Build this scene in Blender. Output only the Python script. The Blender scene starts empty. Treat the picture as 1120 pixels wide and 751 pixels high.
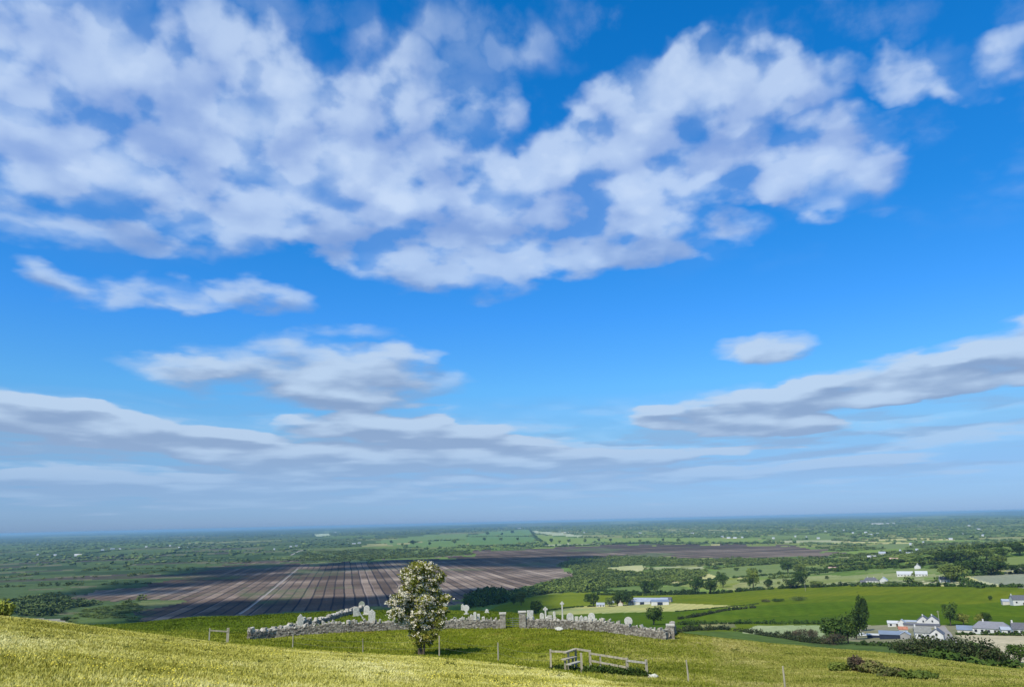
import bpy, math, random
import numpy as np
from math import radians, sin, cos, tan, pi

# ------------------------------------------------------------------ camera
HC = 103.0                      # eye height above the plain
FPX = 809.0                     # focal length in photograph pixels (1120 wide)
PITCH = math.atan((570.0 - 375.5) / FPX)
ROLL = math.atan(26.0 / 1120.0)
_f = np.array([0, cos(PITCH), sin(PITCH)]); _r0 = np.array([1., 0, 0]); _u0 = np.array([0, -sin(PITCH), cos(PITCH)])
_r = cos(ROLL) * _r0 - sin(ROLL) * _u0
_u = sin(ROLL) * _r0 + cos(ROLL) * _u0
scene = bpy.context.scene
C = scene.collection
cam_d = bpy.data.cameras.new('camera'); cam = bpy.data.objects.new('camera', cam_d); C.objects.link(cam)
from mathutils import Matrix, Vector
cam.matrix_world = Matrix(((_r[0], _u[0], -_f[0], 0), (_r[1], _u[1], -_f[1], 0), (_r[2], _u[2], -_f[2], HC), (0, 0, 0, 1)))
cam_d.sensor_width = 36.0; cam_d.lens = 36.0 * FPX / 1120.0
cam_d.clip_start = 0.5; cam_d.clip_end = 200000.0
scene.camera = cam

def ray(px, py):
    """direction of the sight line through a pixel of the photograph"""
    v = _f + _r * ((px - 560.0) / FPX) + _u * ((375.5 - py) / FPX)
    return v / np.linalg.norm(v)
def proj(x, y, z):
    """world -> photograph pixel (vectorised)"""
    z = z - HC
    d = x * _f[0] + y * _f[1] + z * _f[2]
    d = np.where(d > 0.1, d, 0.1)
    return 560.0 + FPX * (x * _r[0] + y * _r[1] + z * _r[2]) / d, 375.5 - FPX * (x * _u[0] + y * _u[1] + z * _u[2]) / d

# ------------------------------------------------------------------ light
SUN_EL, SUN_AZ = 50.0, 215.0     # azimuth clockwise from the view direction (+Y); the sun is behind and to the left
sd = Vector((sin(radians(SUN_AZ)) * cos(radians(SUN_EL)), cos(radians(SUN_AZ)) * cos(radians(SUN_EL)), sin(radians(SUN_EL))))
sun_d = bpy.data.lights.new('sun', 'SUN'); sun_d.energy = 4.9; sun_d.angle = radians(0.53); sun_d.color = (1.0, 0.94, 0.81)
sun = bpy.data.objects.new('sun', sun_d); C.objects.link(sun)
sun.rotation_euler = sd.to_track_quat('Z', 'Y').to_euler()
scene.view_settings.view_transform = 'Standard'; scene.view_settings.look = 'None'
scene.view_settings.gamma = 1.0; scene.view_settings.exposure = 0.0
scene.view_settings.use_curve_mapping = False
scene.cycles.transparent_max_bounces = 48

# ------------------------------------------------------------------ node helper
class NT:
    def __init__(s, tree): s.t = tree; s.n = tree.nodes; s.l = tree.links
    def node(s, typ, **kw):
        n = s.n.new(typ)
        for k, v in kw.items(): setattr(n, k, v)
        return n
    def put(s, inp, v):
        if isinstance(v, bpy.types.NodeSocket): s.l.new(v, inp)
        elif v is not None: inp.default_value = v
    def math(s, op, a, b=None, c=None, clamp=False):
        n = s.node('ShaderNodeMath', operation=op, use_clamp=clamp)
        s.put(n.inputs[0], a)
        if b is not None: s.put(n.inputs[1], b)
        if c is not None: s.put(n.inputs[2], c)
        return n.outputs[0]
    def vmath(s, op, a, b=None, scale=None):
        n = s.node('ShaderNodeVectorMath', operation=op)
        s.put(n.inputs[0], a)
        if b is not None: s.put(n.inputs[1], b)
        if scale is not None: s.put(n.inputs['Scale'], scale)
        return n.outputs['Value'] if op in ('DOT_PRODUCT', 'LENGTH', 'DISTANCE') else n.outputs[0]
    def noise(s, vec, scale, detail=4, rough=0.5, dist=0.0, color=False, typ=None, lac=2.0, dim=None):
        n = s.node('ShaderNodeTexNoise')
        if typ: n.noise_type = typ
        if dim: n.noise_dimensions = dim
        if vec is not None: s.put(n.inputs['Vector'], vec)
        n.inputs['Scale'].default_value = scale; n.inputs['Detail'].default_value = detail
        n.inputs['Roughness'].default_value = rough; n.inputs['Distortion'].default_value = dist
        n.inputs['Lacunarity'].default_value = lac
        return n.outputs['Color' if color else 'Fac']
    def rng(s, v, a, b, c=0.0, d=1.0, interp='LINEAR', clamp=True):
        n = s.node('ShaderNodeMapRange', interpolation_type=interp); n.clamp = clamp
        s.put(n.inputs[0], v)
        for i, q in enumerate((a, b, c, d)): s.put(n.inputs[i + 1], q)
        return n.outputs[0]
    def mix(s, f, a, b, blend='MIX'):
        n = s.node('ShaderNodeMix', data_type='RGBA', blend_type=blend)
        s.put(n.inputs[0], f)
        for i, q in ((6, a), (7, b)):
            if isinstance(q, (tuple, list)): q = tuple(q) + (1.0,) * (4 - len(q))
            s.put(n.inputs[i], q)
        return n.outputs[2]
    def ramp(s, f, stops, interp='LINEAR'):
        n = s.node('ShaderNodeValToRGB'); n.color_ramp.interpolation = interp
        e = n.color_ramp.elements
        while len(e) < len(stops): e.new(0.5)
        for k, (p, c) in enumerate(stops):
            e[k].position = p; e[k].color = tuple(c) + (1.0,) * (4 - len(c))
        s.put(n.inputs[0], f)
        return n.outputs[0]
    def comb(s, x=0.0, y=0.0, z=0.0):
        n = s.node('ShaderNodeCombineXYZ')
        for i, q in enumerate((x, y, z)): s.put(n.inputs[i], q)
        return n.outputs[0]
    def sep(s, v):
        n = s.node('ShaderNodeSeparateXYZ'); s.put(n.inputs[0], v); return n.outputs

# ------------------------------------------------------------------ sky
world = bpy.data.worlds.new('World'); scene.world = world; world.use_nodes = True
# clouds: centre and half size seen in the photograph, tilt (degrees), weight
BLOBS = [
 (50,50,150,85,0,1.0),(190,60,150,80,0,1.0),(310,60,80,60,20,.55),(60,130,120,60,0,.8),(160,150,120,55,0,1.15),(270,115,120,50,0,.9),
 (350,120,80,45,0,.7),(40,190,150,50,0,.75),(20,120,120,70,0,.6),(60,250,130,24,0,.45),(160,215,120,34,5,.8),(190,262,110,18,4,.5),(240,232,120,34,5,.8),(380,175,110,50,10,1.0),(432,108,62,62,30,1.0),
 (400,215,110,40,10,.9),(455,240,90,36,10,1.0),(405,268,100,30,8,.85),(330,225,110,46,8,1.0),(520,220,80,45,0,1.0),(530,124,46,42,0,.95),
 (500,172,70,34,20,.6),(565,250,100,45,0,1.0),(530,302,48,30,0,.95),(450,295,80,24,4,1.0),(625,215,100,70,-25,1.1),(660,165,90,60,-30,1.0),
 (700,130,80,45,-20,.9),(735,100,110,50,-8,1.0),(800,84,80,42,0,.9),(850,92,74,36,5,.75),(870,125,80,25,5,.4),(770,160,90,38,-15,.7),
 (690,240,100,42,0,1.0),(640,268,90,30,-5,.8),(770,265,80,16,-6,.6),(840,185,80,38,-5,1.1),(900,175,80,42,-8,1.1),(940,185,60,50,10,.7),
 (900,212,60,32,0,.7),(780,205,50,22,0,.6),(1000,74,50,34,10,.85),(1098,44,60,26,0,.62),(1058,94,90,22,0,.6),(935,85,50,22,0,.16),
 (585,60,60,36,0,.28),(470,30,130,46,0,.34),(830,20,90,24,0,.2),(1010,210,80,20,0,.15),(1110,200,70,40,-30,.18),
 (52,306,46,20,22,.72),(112,322,36,17,0,.68),(190,322,62,20,5,.75),(235,332,50,14,0,.55),(290,322,50,21,6,.9),
 (380,362,70,9,0,.42),(315,374,55,14,0,.62),(446,383,34,11,0,.9),(375,388,90,14,0,.65),(340,403,150,20,0,1.0),(330,426,165,22,4,1.3),
 (440,415,90,16,5,.8),(240,402,110,14,0,.5),(460,440,40,6,0,.4),(482,458,22,6,0,.5),
 (838,380,58,15,0,1.35),(838,374,24,12,0,.5),(1130,382,110,34,-14,1.6),(1060,402,130,28,-8,1.6),(975,416,120,23,-3,1.4),(900,424,60,11,0,.5),
 (830,436,75,16,0,1.3),(890,436,80,13,0,.9),(800,458,120,21,2,1.6),(740,455,50,14,0,.8),(870,466,50,10,0,.7),(930,468,40,6,0,.4),
 (50,458,150,23,5,1.4),(150,470,150,23,6,1.5),(20,482,130,13,2,.8),(230,482,100,14,6,.8),(300,496,150,18,3,1.2),(420,466,110,13,0,.9),
 (450,478,150,18,3,1.4),(520,490,130,16,3,1.2),(400,505,180,15,0,.8),(575,468,48,5,0,.6),(610,502,120,13,0,.8),(690,500,110,10,-4,.75),
 (790,492,120,9,-4,.6),(870,488,60,6,0,.5),(560,520,240,16,0,.6),(50,520,220,17,2,.85),(150,530,220,15,2,.8),(300,522,170,10,3,.5),
 (380,540,330,16,0,.55),(130,552,330,18,0,.6),(750,520,220,13,-2,.5),(920,508,160,10,-3,.55),(1000,496,120,8,-5,.5),(1080,476,110,9,-3,.55),
 (960,526,240,12,0,.4),(1070,516,160,10,0,.4),(700,545,400,16,0,.35),(650,452,24,5,0,.3),
]
def azel(px, py):
    d = ray(px, py)
    return math.degrees(math.atan2(d[0], d[1])), math.degrees(math.asin(d[2]))
g = bpy.data.node_groups.new('cloud_field', 'ShaderNodeTree')
g.interface.new_socket('P', in_out='INPUT', socket_type='NodeSocketVector')
g.interface.new_socket('Q', in_out='INPUT', socket_type='NodeSocketVector')
g.interface.new_socket('D', in_out='OUTPUT', socket_type='NodeSocketFloat')
g.interface.new_socket('M', in_out='OUTPUT', socket_type='NodeSocketFloat')
g.interface.new_socket('S', in_out='OUTPUT', socket_type='NodeSocketFloat')
N = NT(g); gi = N.node('NodeGroupInput'); go = N.node('NodeGroupOutput')
P, Q = gi.outputs['P'], gi.outputs['Q']
sp = N.sep(P)
# the wandering of the outlines gets flatter and smaller towards the horizon
amp = N.rng(sp[1], 0.0, 26.0, 0.35, 1.0)
w1 = N.vmath('SUBTRACT', N.noise(Q, 1.0, 2, 0.55, color=True, dim='2D'), (0.5, 0.5, 0.5))
w2 = N.vmath('SUBTRACT', N.noise(Q, 3.4, 3, 0.5, color=True, dim='2D'), (0.5, 0.5, 0.5))
wv = N.vmath('ADD', N.vmath('MULTIPLY', w1, (4.4, 3.0, 0)), N.vmath('MULTIPLY', w2, (3.2, 2.6, 0)))
wv = N.vmath('SCALE', wv, scale=amp)
ws = N.comb(1.0, N.rng(sp[1], 0.0, 24.0, 0.22, 1.0), 0.0)
PD = N.vmath('ADD', N.vmath('MULTIPLY', P, (1, 1, 0)), N.vmath('MULTIPLY', wv, ws))
acc = None
for (px, py, rx, ry, rot, w) in BLOBS:
    a, e = azel(px, py); a1, _ = azel(px + 10, py); _, e1 = azel(px, py - 10)
    m = N.node('ShaderNodeMapping', vector_type='TEXTURE')
    N.l.new(PD, m.inputs[0])
    m.inputs[1].default_value = (a, e, 0)
    m.inputs[2].default_value = (0, 0, radians(-rot - 1.3))
    m.inputs[3].default_value = (abs(a1 - a) / 10 * rx * 1.3, abs(e1 - e) / 10 * ry * 1.3, 1)
    gr = N.node('ShaderNodeTexGradient', gradient_type='SPHERICAL'); N.l.new(m.outputs[0], gr.inputs[0])
    acc = N.math('MULTIPLY_ADD', gr.outputs['Fac'], w, 0.0 if acc is None else acc)
M = acc
# saturate overlapping blobs
Ms = N.math('SUBTRACT', 1.0, N.math('EXPONENT', N.math('MULTIPLY', M, -2.3)))
nb = N.noise(Q, 2.2, 6, 0.43, 0.0, dim='2D')
vor = N.node('ShaderNodeTexVoronoi', feature='SMOOTH_F1', voronoi_dimensions='2D'); vor.inputs['Scale'].default_value = 1.45
vor.inputs['Smoothness'].default_value = 0.8
if 'Detail' in vor.inputs: vor.inputs['Detail'].default_value = 1.0; vor.inputs['Roughness'].default_value = 0.5
N.l.new(N.vmath('ADD', Q, N.vmath('SCALE', w2, scale=0.26)), vor.inputs['Vector'])
bil = N.math('SUBTRACT', 0.50, vor.outputs['Distance'])
tex = N.math('ADD', N.math('MULTIPLY', N.math('SUBTRACT', nb, 0.5), 0.95), N.math('MULTIPLY', bil, N.rng(sp[1], 10.0, 18.0, 0.75, 0.60)))
D = N.math('ADD', Ms, N.math('MULTIPLY', tex, N.rng(sp[1], 2.0, 20.0, 0.52, 0.62)))
N.l.new(D, go.inputs['D']); N.l.new(bil, go.inputs['M']); N.l.new(N.math('MULTIPLY', Ms, N.rng(nb, .36, .56, .45, 1.0)), go.inputs['S'])

W = NT(world.node_tree)
for n in list(W.n): W.n.remove(n)
out = W.node('ShaderNodeOutputWorld'); bg = W.node('ShaderNodeBackground'); W.l.new(bg.outputs[0], out.inputs[0])
bg.inputs[1].default_value = 0.10
sky = W.node('ShaderNodeTexSky', sky_type='NISHITA'); sky.sun_disc = False
sky.sun_elevation = radians(SUN_EL); sky.sun_rotation = radians(SUN_AZ)
sky.altitude = 100; sky.air_density = 1.0; sky.dust_density = 0.35; sky.ozone_density = 2.5
tc = W.node('ShaderNodeTexCoord')
dirn = W.vmath('NORMALIZE', tc.outputs['Generated'])
dx, dy, dz = W.sep(dirn)
el = W.math('MULTIPLY', W.math('ARCSINE', dz), 57.29578)
az = W.math('MULTIPLY', W.math('ARCTAN2', dx, dy), 57.29578)
Pn = W.comb(az, el, 0.0)
def qspace(a_, e_):
    f = W.math('MULTIPLY', W.math('LOGARITHM', W.math('ADD', W.math('MAXIMUM', e_, 0.0), 2.5), 2.718282), 4.5)
    return W.comb(W.math('MULTIPLY', a_, 0.1), f, 0.0)
Qn = qspace(az, el)
def field(Pv, Qv):
    n = W.node('ShaderNodeGroup'); n.node_tree = g; W.l.new(Pv, n.inputs[0]); W.l.new(Qv, n.inputs[1]); return n.outputs
F0 = field(Pn, Qn)
# the same field a little higher up and to the left: thinner there means this side faces the sun
off = W.rng(el, 0.0, 30.0, 0.55, 1.6)
Pu = W.vmath('ADD', Pn, W.comb(W.math('MULTIPLY', off, -0.5), off, 0.0))
Qu = qspace(W.math('MULTIPLY_ADD', off, -0.5, az), W.math('ADD', el, off))
F1 = field(Pu, Qu)
lit = W.math('SUBTRACT', F0[0], F1[0])
cover = W.rng(F0[0], W.rng(el, 8, 18, 0.50, 0.52), W.rng(el, 8, 18, 0.76, 1.22), 0, 1, 'SMOOTHSTEP')
cover = W.math('MULTIPLY', cover, W.rng(el, 4.0, 20.0, 0.93, 0.86))
# thin translucent cloud joining the puffs
cover = W.math('MAXIMUM', cover, W.math('MULTIPLY', W.rng(F0[2], 0.16, 0.85, 0, 1, 'SMOOTHSTEP'), W.rng(el, 7, 16, 0.42, 0.72)))
# thin veils: torn wisps high up, grey layers near the skyline
hiv = W.math('MULTIPLY', W.rng(W.noise(Qn, 1.2, 6, 0.55, 0.0, dim='2D'), 0.48, 0.75, 0, 0.22, 'SMOOTHSTEP'), W.rng(el, 17, 26))
lov = W.math('MULTIPLY', W.rng(W.noise(W.vmath('MULTIPLY', Qn, (1, 1.5, 1)), 1.1, 6, 0.6, 0.0, dim='2D'), 0.40, 0.60, 0.25, 0.72, 'SMOOTHSTEP'), W.math('MULTIPLY', W.rng(el, 9.5, 5.0), W.rng(el, 0.2, 3.0, 0.35, 1.0)))
cover = W.math('MAXIMUM', cover, W.math('MAXIMUM', hiv, lov))
# the sky outside the picture carries the same broken cloud
outside = W.math('MAXIMUM', W.rng(el, 42.0, 50.0), W.rng(W.math('ABSOLUTE', az), 46.0, 60.0))
gen = W.rng(W.noise(Qn, 1.1, 4, 0.55, dim='2D'), 0.46, 0.62, 0, 0.85, 'SMOOTHSTEP')
cover = W.math('MAXIMUM', cover, W.math('MULTIPLY', outside, gen))
cover = W.math('MULTIPLY', cover, W.rng(el, 0.3, 6.0, 0.35, 1.0, 'SMOOTHSTEP'))
# clear sky, deepened the way a phone camera renders it
T2 = lambda r, g, b: (r / 2.2, g / 2.2, b / 2.2)
tint = W.ramp(W.math('DIVIDE', el, 45.0), [(0.0, T2(.40, .66, 1.36)), (.073, T2(.445, .71, 1.21)), (.137, T2(.548, .935, 1.27)), (.222, T2(.49, 1.12, 1.56)),
    (.34, T2(.31, 1.10, 1.87)), (.482, T2(.155, 1.10, 1.9)), (.69, T2(.084, 1.16, 2.05)), (.83, T2(.05, 1.15, 2.05))])
clear = W.vmath('SCALE', W.vmath('MULTIPLY', sky.outputs[0], tint), scale=2.2)
# cloud brightness
thick = W.rng(F0[0], 0.6, 1.5, 0.0, 1.0)
lite = W.math('ADD', W.math('MULTIPLY', lit, W.rng(el, 3, 18, 2.0, 0.9)), W.rng(el, 6, 11, 0.42, 0.60))
lite = W.math('ADD', lite, W.math('MULTIPLY', F0[1], W.rng(el, 8, 20, 0.5, 0.9)))
lite = W.math('ADD', lite, W.math('MULTIPLY', thick, W.rng(el, 12, 22, -0.15, 0.22)), clamp=True)
warm = W.rng(el, 14.0, 24.0, 0.0, 1.0)
shade_c = W.mix(warm, (2.6, 3.65, 5.7), (3.15, 4.4, 7.6))
light_c = W.mix(warm, (5.3, 6.7, 8.6), (6.5, 7.8, 9.8))
cl = W.mix(W.rng(lite, 0.0, 0.95, 0, 1, 'SMOOTHSTEP'), shade_c, light_c)
cl = W.mix(W.rng(el, 0.5, 9.0, 0.75, 0.0), cl, (3.4, 4.9, 7.4))
res = W.mix(cover, clear, cl)
W.l.new(res, bg.inputs[0])
world.cycles.sampling_method = 'MANUAL'; world.cycles.sample_map_resolution = 512

# ------------------------------------------------------------------ terrain
rng = np.random.default_rng(7)
random.seed(7)
_lat = rng.random((256, 256))
def vnoise(x, y):
    xi = np.floor(x).astype(int); yi = np.floor(y).astype(int)
    fx = x - xi; fy = y - yi; fx = fx * fx * (3 - 2 * fx); fy = fy * fy * (3 - 2 * fy)
    a = _lat[xi & 255, yi & 255]; b = _lat[(xi + 1) & 255, yi & 255]
    c = _lat[xi & 255, (yi + 1) & 255]; d = _lat[(xi + 1) & 255, (yi + 1) & 255]
    return (a * (1 - fx) + b * fx) * (1 - fy) + (c * (1 - fx) + d * fx) * fy
def fbm(x, y, o=4):
    s = 0.0; a = 0.5; t = 0.0
    for k in range(o):
        s = s + a * vnoise(x * 2 ** k + 17.3 * k, y * 2 ** k + 5.1 * k); t += a; a *= 0.5
    return s / t
def gsm(a, sig, axis):
    k = np.arange(-int(3 * sig), int(3 * sig) + 1); w = np.exp(-k * k / (2 * sig * sig)); w /= w.sum()
    p = [(0, 0), (0, 0)]; p[axis] = (len(k) // 2, len(k) // 2)
    return np.apply_along_axis(lambda v: np.convolve(v, w, 'valid'), axis, np.pad(a, p, mode='edge'))

_L = [(200, .2), (400, .205), (600, .17), (1000, .112)]
COLS = [  # column of the photograph; (distance, tangent of the angle below the horizon)
 (-400, [(22, .17), (60, .09), (112, .11)] + _L),
 (0,   [(22, .207), (40, .135), (60, .110), (75, .114), (88, .118), (112, .124)] + _L),
 (130, [(22, .212), (40, .152), (60, .1335), (75, .136), (88, .134), (112, .126)] + _L),
 (220, [(24, .213), (40, .167), (60, .150), (75, .150), (88, .142), (112, .117)] + _L),
 (272, [(26, .214), (40, .175), (60, .159), (75, .157), (88, .151), (112, .117)] + _L),
 (330, [(28, .214), (40, .180), (60, .166), (68, .166), (75, .160), (88, .146), (112, .113)] + _L),
 (440, [(30, .217), (45, .187), (58, .178), (68, .179), (75, .168), (88, .1425), (112, .1125)] + _L),
 (560, [(32, .2225), (45, .201), (57, .193), (68, .183), (75, .168), (88, .142), (112, .121), (200, .19), (350, .17), (500, .14), (700, .125), (850, .113), (1000, .106), (1200, .092), (1400, .0795)]),
 (640, [(34, .226), (45, .212), (52, .205), (60, .193), (70, .172), (88, .148), (112, .133), (200, .185), (350, .162), (500, .14), (700, .121), (850, .109), (1000, .1), (1400, .078), (1800, .0622)]),
 (735, [(40, .229), (50, .215), (60, .20), (75, .18), (88, .163), (100, .155), (112, .158), (200, .182), (250, .168), (350, .154), (500, .14), (750, .115), (1100, .09), (1500, .072), (2000, .056)]),
 (850, [(45, .232), (60, .212), (75, .19), (95, .1727), (112, .176), (200, .19), (340, .173), (480, .155), (660, .123), (850, .1025), (1120, .086), (1500, .07), (2000, .056)]),
 (1000,[(45, .236), (60, .222), (75, .202), (88, .193), (112, .196), (150, .197), (270, .187), (430, .158), (560, .133), (700, .113), (850, .101), (1050, .086), (1350, .0715), (1750, .06), (2500, .0448)]),
 (1120,[(45, .240), (60, .230), (78, .220), (112, .221), (150, .212), (270, .19), (430, .158), (560, .133), (700, .113), (850, .101), (1050, .086), (1350, .0715), (1750, .06), (2500, .0448)]),
 (1500,[(45, .25), (60, .24), (78, .23), (112, .225), (150, .212), (270, .19), (430, .158), (560, .133), (700, .113), (850, .101), (1050, .086), (1350, .0715), (1750, .06), (2500, .0448)]),
]
def az_of(px, py=570): d = ray(px, py); return math.atan2(d[0], d[1])
_lr = np.linspace(math.log(1), math.log(80000), 700)
_ag = np.linspace(-1.1, 1.1, 900)
_rows = []
for px, l in COLS:
    r = [0.0, 8.0] + [q[0] for q in l]; z = [-1.7, -2.7]
    for q in l:
        d = ray(px, 583 - .0232 * px + 809 * q[1]); z.append(q[0] * d[2] / math.hypot(d[0], d[1]))
    r += [max(2600, r[-1] + 500), 80000]; z += [-HC, -HC]
    _rows.append(np.interp(np.exp(_lr), r, z))
_rows = np.array(_rows); _ca = np.array([az_of(px, 690) for px, l in COLS])
_tab = np.array([np.interp(_ag, _ca, _rows[:, j]) for j in range(len(_lr))]).T
_tab = gsm(gsm(_tab, 7, 0), 1.6, 1)
def terr(x, y):
    x = np.asarray(x, float); y = np.asarray(y, float)
    r = np.maximum(np.hypot(x, y), 1.001); a = np.arctan2(x, y)
    u = np.clip((a + 1.1) / 2.2, 0, .9999) * (len(_ag) - 1); v = np.clip(np.log(r) / _lr[-1], 0, .9999) * (len(_lr) - 1)
    i = u.astype(int); j = v.astype(int); fu = u - i; fv = v - j
    z = (_tab[i, j] * (1 - fu) + _tab[i + 1, j] * fu) * (1 - fv) + (_tab[i, j + 1] * (1 - fu) + _tab[i + 1, j + 1] * fu) * fv
    back = np.clip((np.abs(a) - 1.3) / 1.2, 0, 1)
    zb = -1.7 - HC * np.clip((r - 150) / 1500, 0, 1) ** 1.3
    z = z * (1 - back) + np.maximum(zb, -HC) * back
    near = np.clip((r - 20) / 60, 0, 1) * np.clip((400 - r) / 250, 0, 1)
    z = z + (fbm(x / 14 + 3, y / 14) - .5) * .55 * near
    mid = np.clip((r - 250) / 300, 0, 1)
    z = z + (fbm(x / 160, y / 160 + 9) - .5) * 5 * mid * np.clip((2600 - r) / 1500, 0, 1) * np.clip((a + .05) / .12, 0, 1)
    # grassy knolls on the right, low swells far out, a quarried rise and a ridge on the skyline
    for (px, d, h, sx) in ((1100, 1250, 22, 120), (1112, 960, 8, 80), (1190, 1500, 20, 160)):
        t = az_of(px); z = z + h * np.exp(-((x - d * sin(t)) ** 2 + (y - d * cos(t)) ** 2) / (2 * sx * sx) * np.array(1.0))
    far = np.clip((r - 5000) / 8000, 0, 1)
    z = z + far * (fbm(x / 5000, y / 9000 + 40, 3) - .42) * 46
    for (px, d, h, sx) in ((1040, 17000, 95, 700), (1108, 30000, 180, 900), (600, 26000, 90, 3200), (870, 20000, 60, 600), (820, 28000, 60, 2000)):
        t = az_of(px); z = z + h * np.exp(-(((x - d * sin(t)) ** 2 + (y - d * cos(t)) ** 2) / (2 * sx * sx)))
    # a gentle shelf in the field at the gable end of the farm
    return z + HC
def at(px, py, rmin=130.0, rmax=60000.0):
    """first point of the terrain beyond rmin on the sight line through a pixel"""
    d = ray(px, py); h = math.hypot(d[0], d[1]); n = 1500
    rs = np.exp(np.linspace(math.log(rmin), math.log(rmax), n))
    x = rs * d[0] / h; y = rs * d[1] / h; zt = terr(x, y); zr = HC + rs * d[2] / h
    k = np.nonzero((zr <= zt))[0]
    k = k[0] if len(k) else n - 1
    if k > 0:
        a = zr[k - 1] - zt[k - 1]; b = zr[k] - zt[k]; f = a / (a - b) if a != b else 0.0
        f = min(max(f, 0), 1); rr = rs[k - 1] * (1 - f) + rs[k] * f
    else: rr = rs[0]
    X, Y = rr * d[0] / h, rr * d[1] / h
    return float(X), float(Y), float(terr(X, Y))
def near(px, py): return at(px, py, 10.0, 125.0)
def mpp(p): return math.hypot(p[0], p[1]) / FPX          # metres to a photograph pixel at that distance

# ------------------------------------------------------------------ materials
MATS = {}
def mat_new(name):
    m = bpy.data.materials.new(name); m.use_nodes = True; n = NT(m.node_tree)
    b = m.node_tree.nodes['Principled BSDF']; b.inputs['Roughness'].default_value = 0.9
    b.inputs['Specular IOR Level'].default_value = 0.15
    MATS[name] = m
    return m, n, b
def pos(n): return n.node('ShaderNodeNewGeometry').outputs['Position']
def simple(name, col, rough=.8, var=.15, scale=3.0, spec=.2, obj=False, metal=0.0, stretch=(1, 1, 1)):
    if name in MATS: return MATS[name]
    m, n, b = mat_new(name)
    v = n.node('ShaderNodeTexCoord').outputs['Object'] if obj else pos(n)
    v = n.vmath('MULTIPLY', v, stretch)
    f = n.noise(v, scale, 5, .6)
    c = n.mix(n.rng(f, .3, .7), tuple(q * (1 - var) for q in col), tuple(min(1, q * (1 + var)) for q in col))
    n.put(b.inputs['Base Color'], c)
    b.inputs['Roughness'].default_value = rough; b.inputs['Specular IOR Level'].default_value = spec; b.inputs['Metallic'].default_value = metal
    return m
def field_mat(name, c1, c2, scale=.02, fine=.5, rows=None, patch=.5, c3=None):
    """grass or crop: c1 and c2 in broad patches, fine mottling, optional mown rows at an angle (degrees, spacing)"""
    m, n, b = mat_new(name); p = pos(n)
    a = n.noise(p, scale, 4, .6, .4)
    f = n.rng(a, .5 - .28 * patch, .5 + .28 * patch)
    c = n.mix(f, c1, c2)
    if c3: c = n.mix(n.rng(n.noise(p, scale * 3.3, 3, .6), .55, .72, 0, .8), c, c3)
    g = n.noise(p, fine, 4, .7)
    c = n.mix(1.0, c, n.comb(n.rng(g, .25, .75, .72, 1.28), n.rng(g, .25, .75, .75, 1.25), n.rng(g, .25, .75, .7, 1.3)), 'MULTIPLY')
    if rows:
        w = n.node('ShaderNodeTexWave', wave_type='BANDS', bands_direction='X')
        mp = n.node('ShaderNodeMapping'); n.l.new(p, mp.inputs[0]); mp.inputs[2].default_value = (0, 0, radians(rows[0]))
        n.l.new(mp.outputs[0], w.inputs[0]); w.inputs['Scale'].default_value = 0.314 / rows[1]
        w.inputs['Distortion'].default_value = 1.2; w.inputs['Detail'].default_value = 2; w.inputs['Detail Scale'].default_value = .5
        k = n.rng(w.outputs['Fac'], 0, 1, 1 - rows[2], 1 + rows[2])
        c = n.mix(1.0, c, n.comb(k, k, k), 'MULTIPLY')
    n.put(b.inputs['Base Color'], c)
    b.inputs['Specular IOR Level'].default_value = 0.0; b.inputs['Roughness'].default_value = 1.0
    return m

# ------------------------------------------------------------------ object helpers
def mesh_obj(name, V, F, mat=None, parent=None, kind=None, smooth=False, mi=None):
    """V (n,3) array, F (m,k) array of equal-sided faces or list of such arrays"""
    V = np.asarray(V, dtype=np.float32); Fs = F if isinstance(F, list) else [F]
    Fs = [np.asarray(f, dtype=np.int32) for f in Fs if len(f)]
    me = bpy.data.meshes.new(name)
    tot = sum(f.size for f in Fs); nf = sum(len(f) for f in Fs)
    me.vertices.add(len(V)); me.vertices.foreach_set('co', V.ravel())
    me.loops.add(tot); me.loops.foreach_set('vertex_index', np.concatenate([f.ravel() for f in Fs]))
    me.polygons.add(nf)
    ls = np.concatenate([np.full(len(f), f.shape[1]) for f in Fs]); st = np.concatenate([[0], np.cumsum(ls)[:-1]])
    me.polygons.foreach_set('loop_start', st.astype(np.int32))
    if mi is not None: me.polygons.foreach_set('material_index', np.asarray(mi, dtype=np.int32))
    me.update(calc_edges=True)
    if not smooth: me.polygons.foreach_set('use_smooth', np.zeros(nf, dtype=bool))
    else: me.polygons.foreach_set('use_smooth', np.ones(nf, dtype=bool))
    me.validate()
    o = bpy.data.objects.new(name, me); C.objects.link(o)
    for m in (mat if isinstance(mat, (list, tuple)) else [mat]):
        if m: me.materials.append(m)
    if parent: o.parent = parent
    if kind: o['kind'] = kind
    return o
def tag(o, label=None, cat=None, group=None, kind=None):
    if label: o['label'] = label
    if cat: o['category'] = cat
    if group: o['group'] = group
    if kind: o['kind'] = kind
    return o
def empty(name, loc, rz=0.0, label=None, cat=None, group=None):
    o = bpy.data.objects.new(name, None); C.objects.link(o); o.location = loc; o.rotation_euler = (0, 0, rz)
    o.empty_display_size = .3
    return tag(o, label, cat, group)

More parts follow.
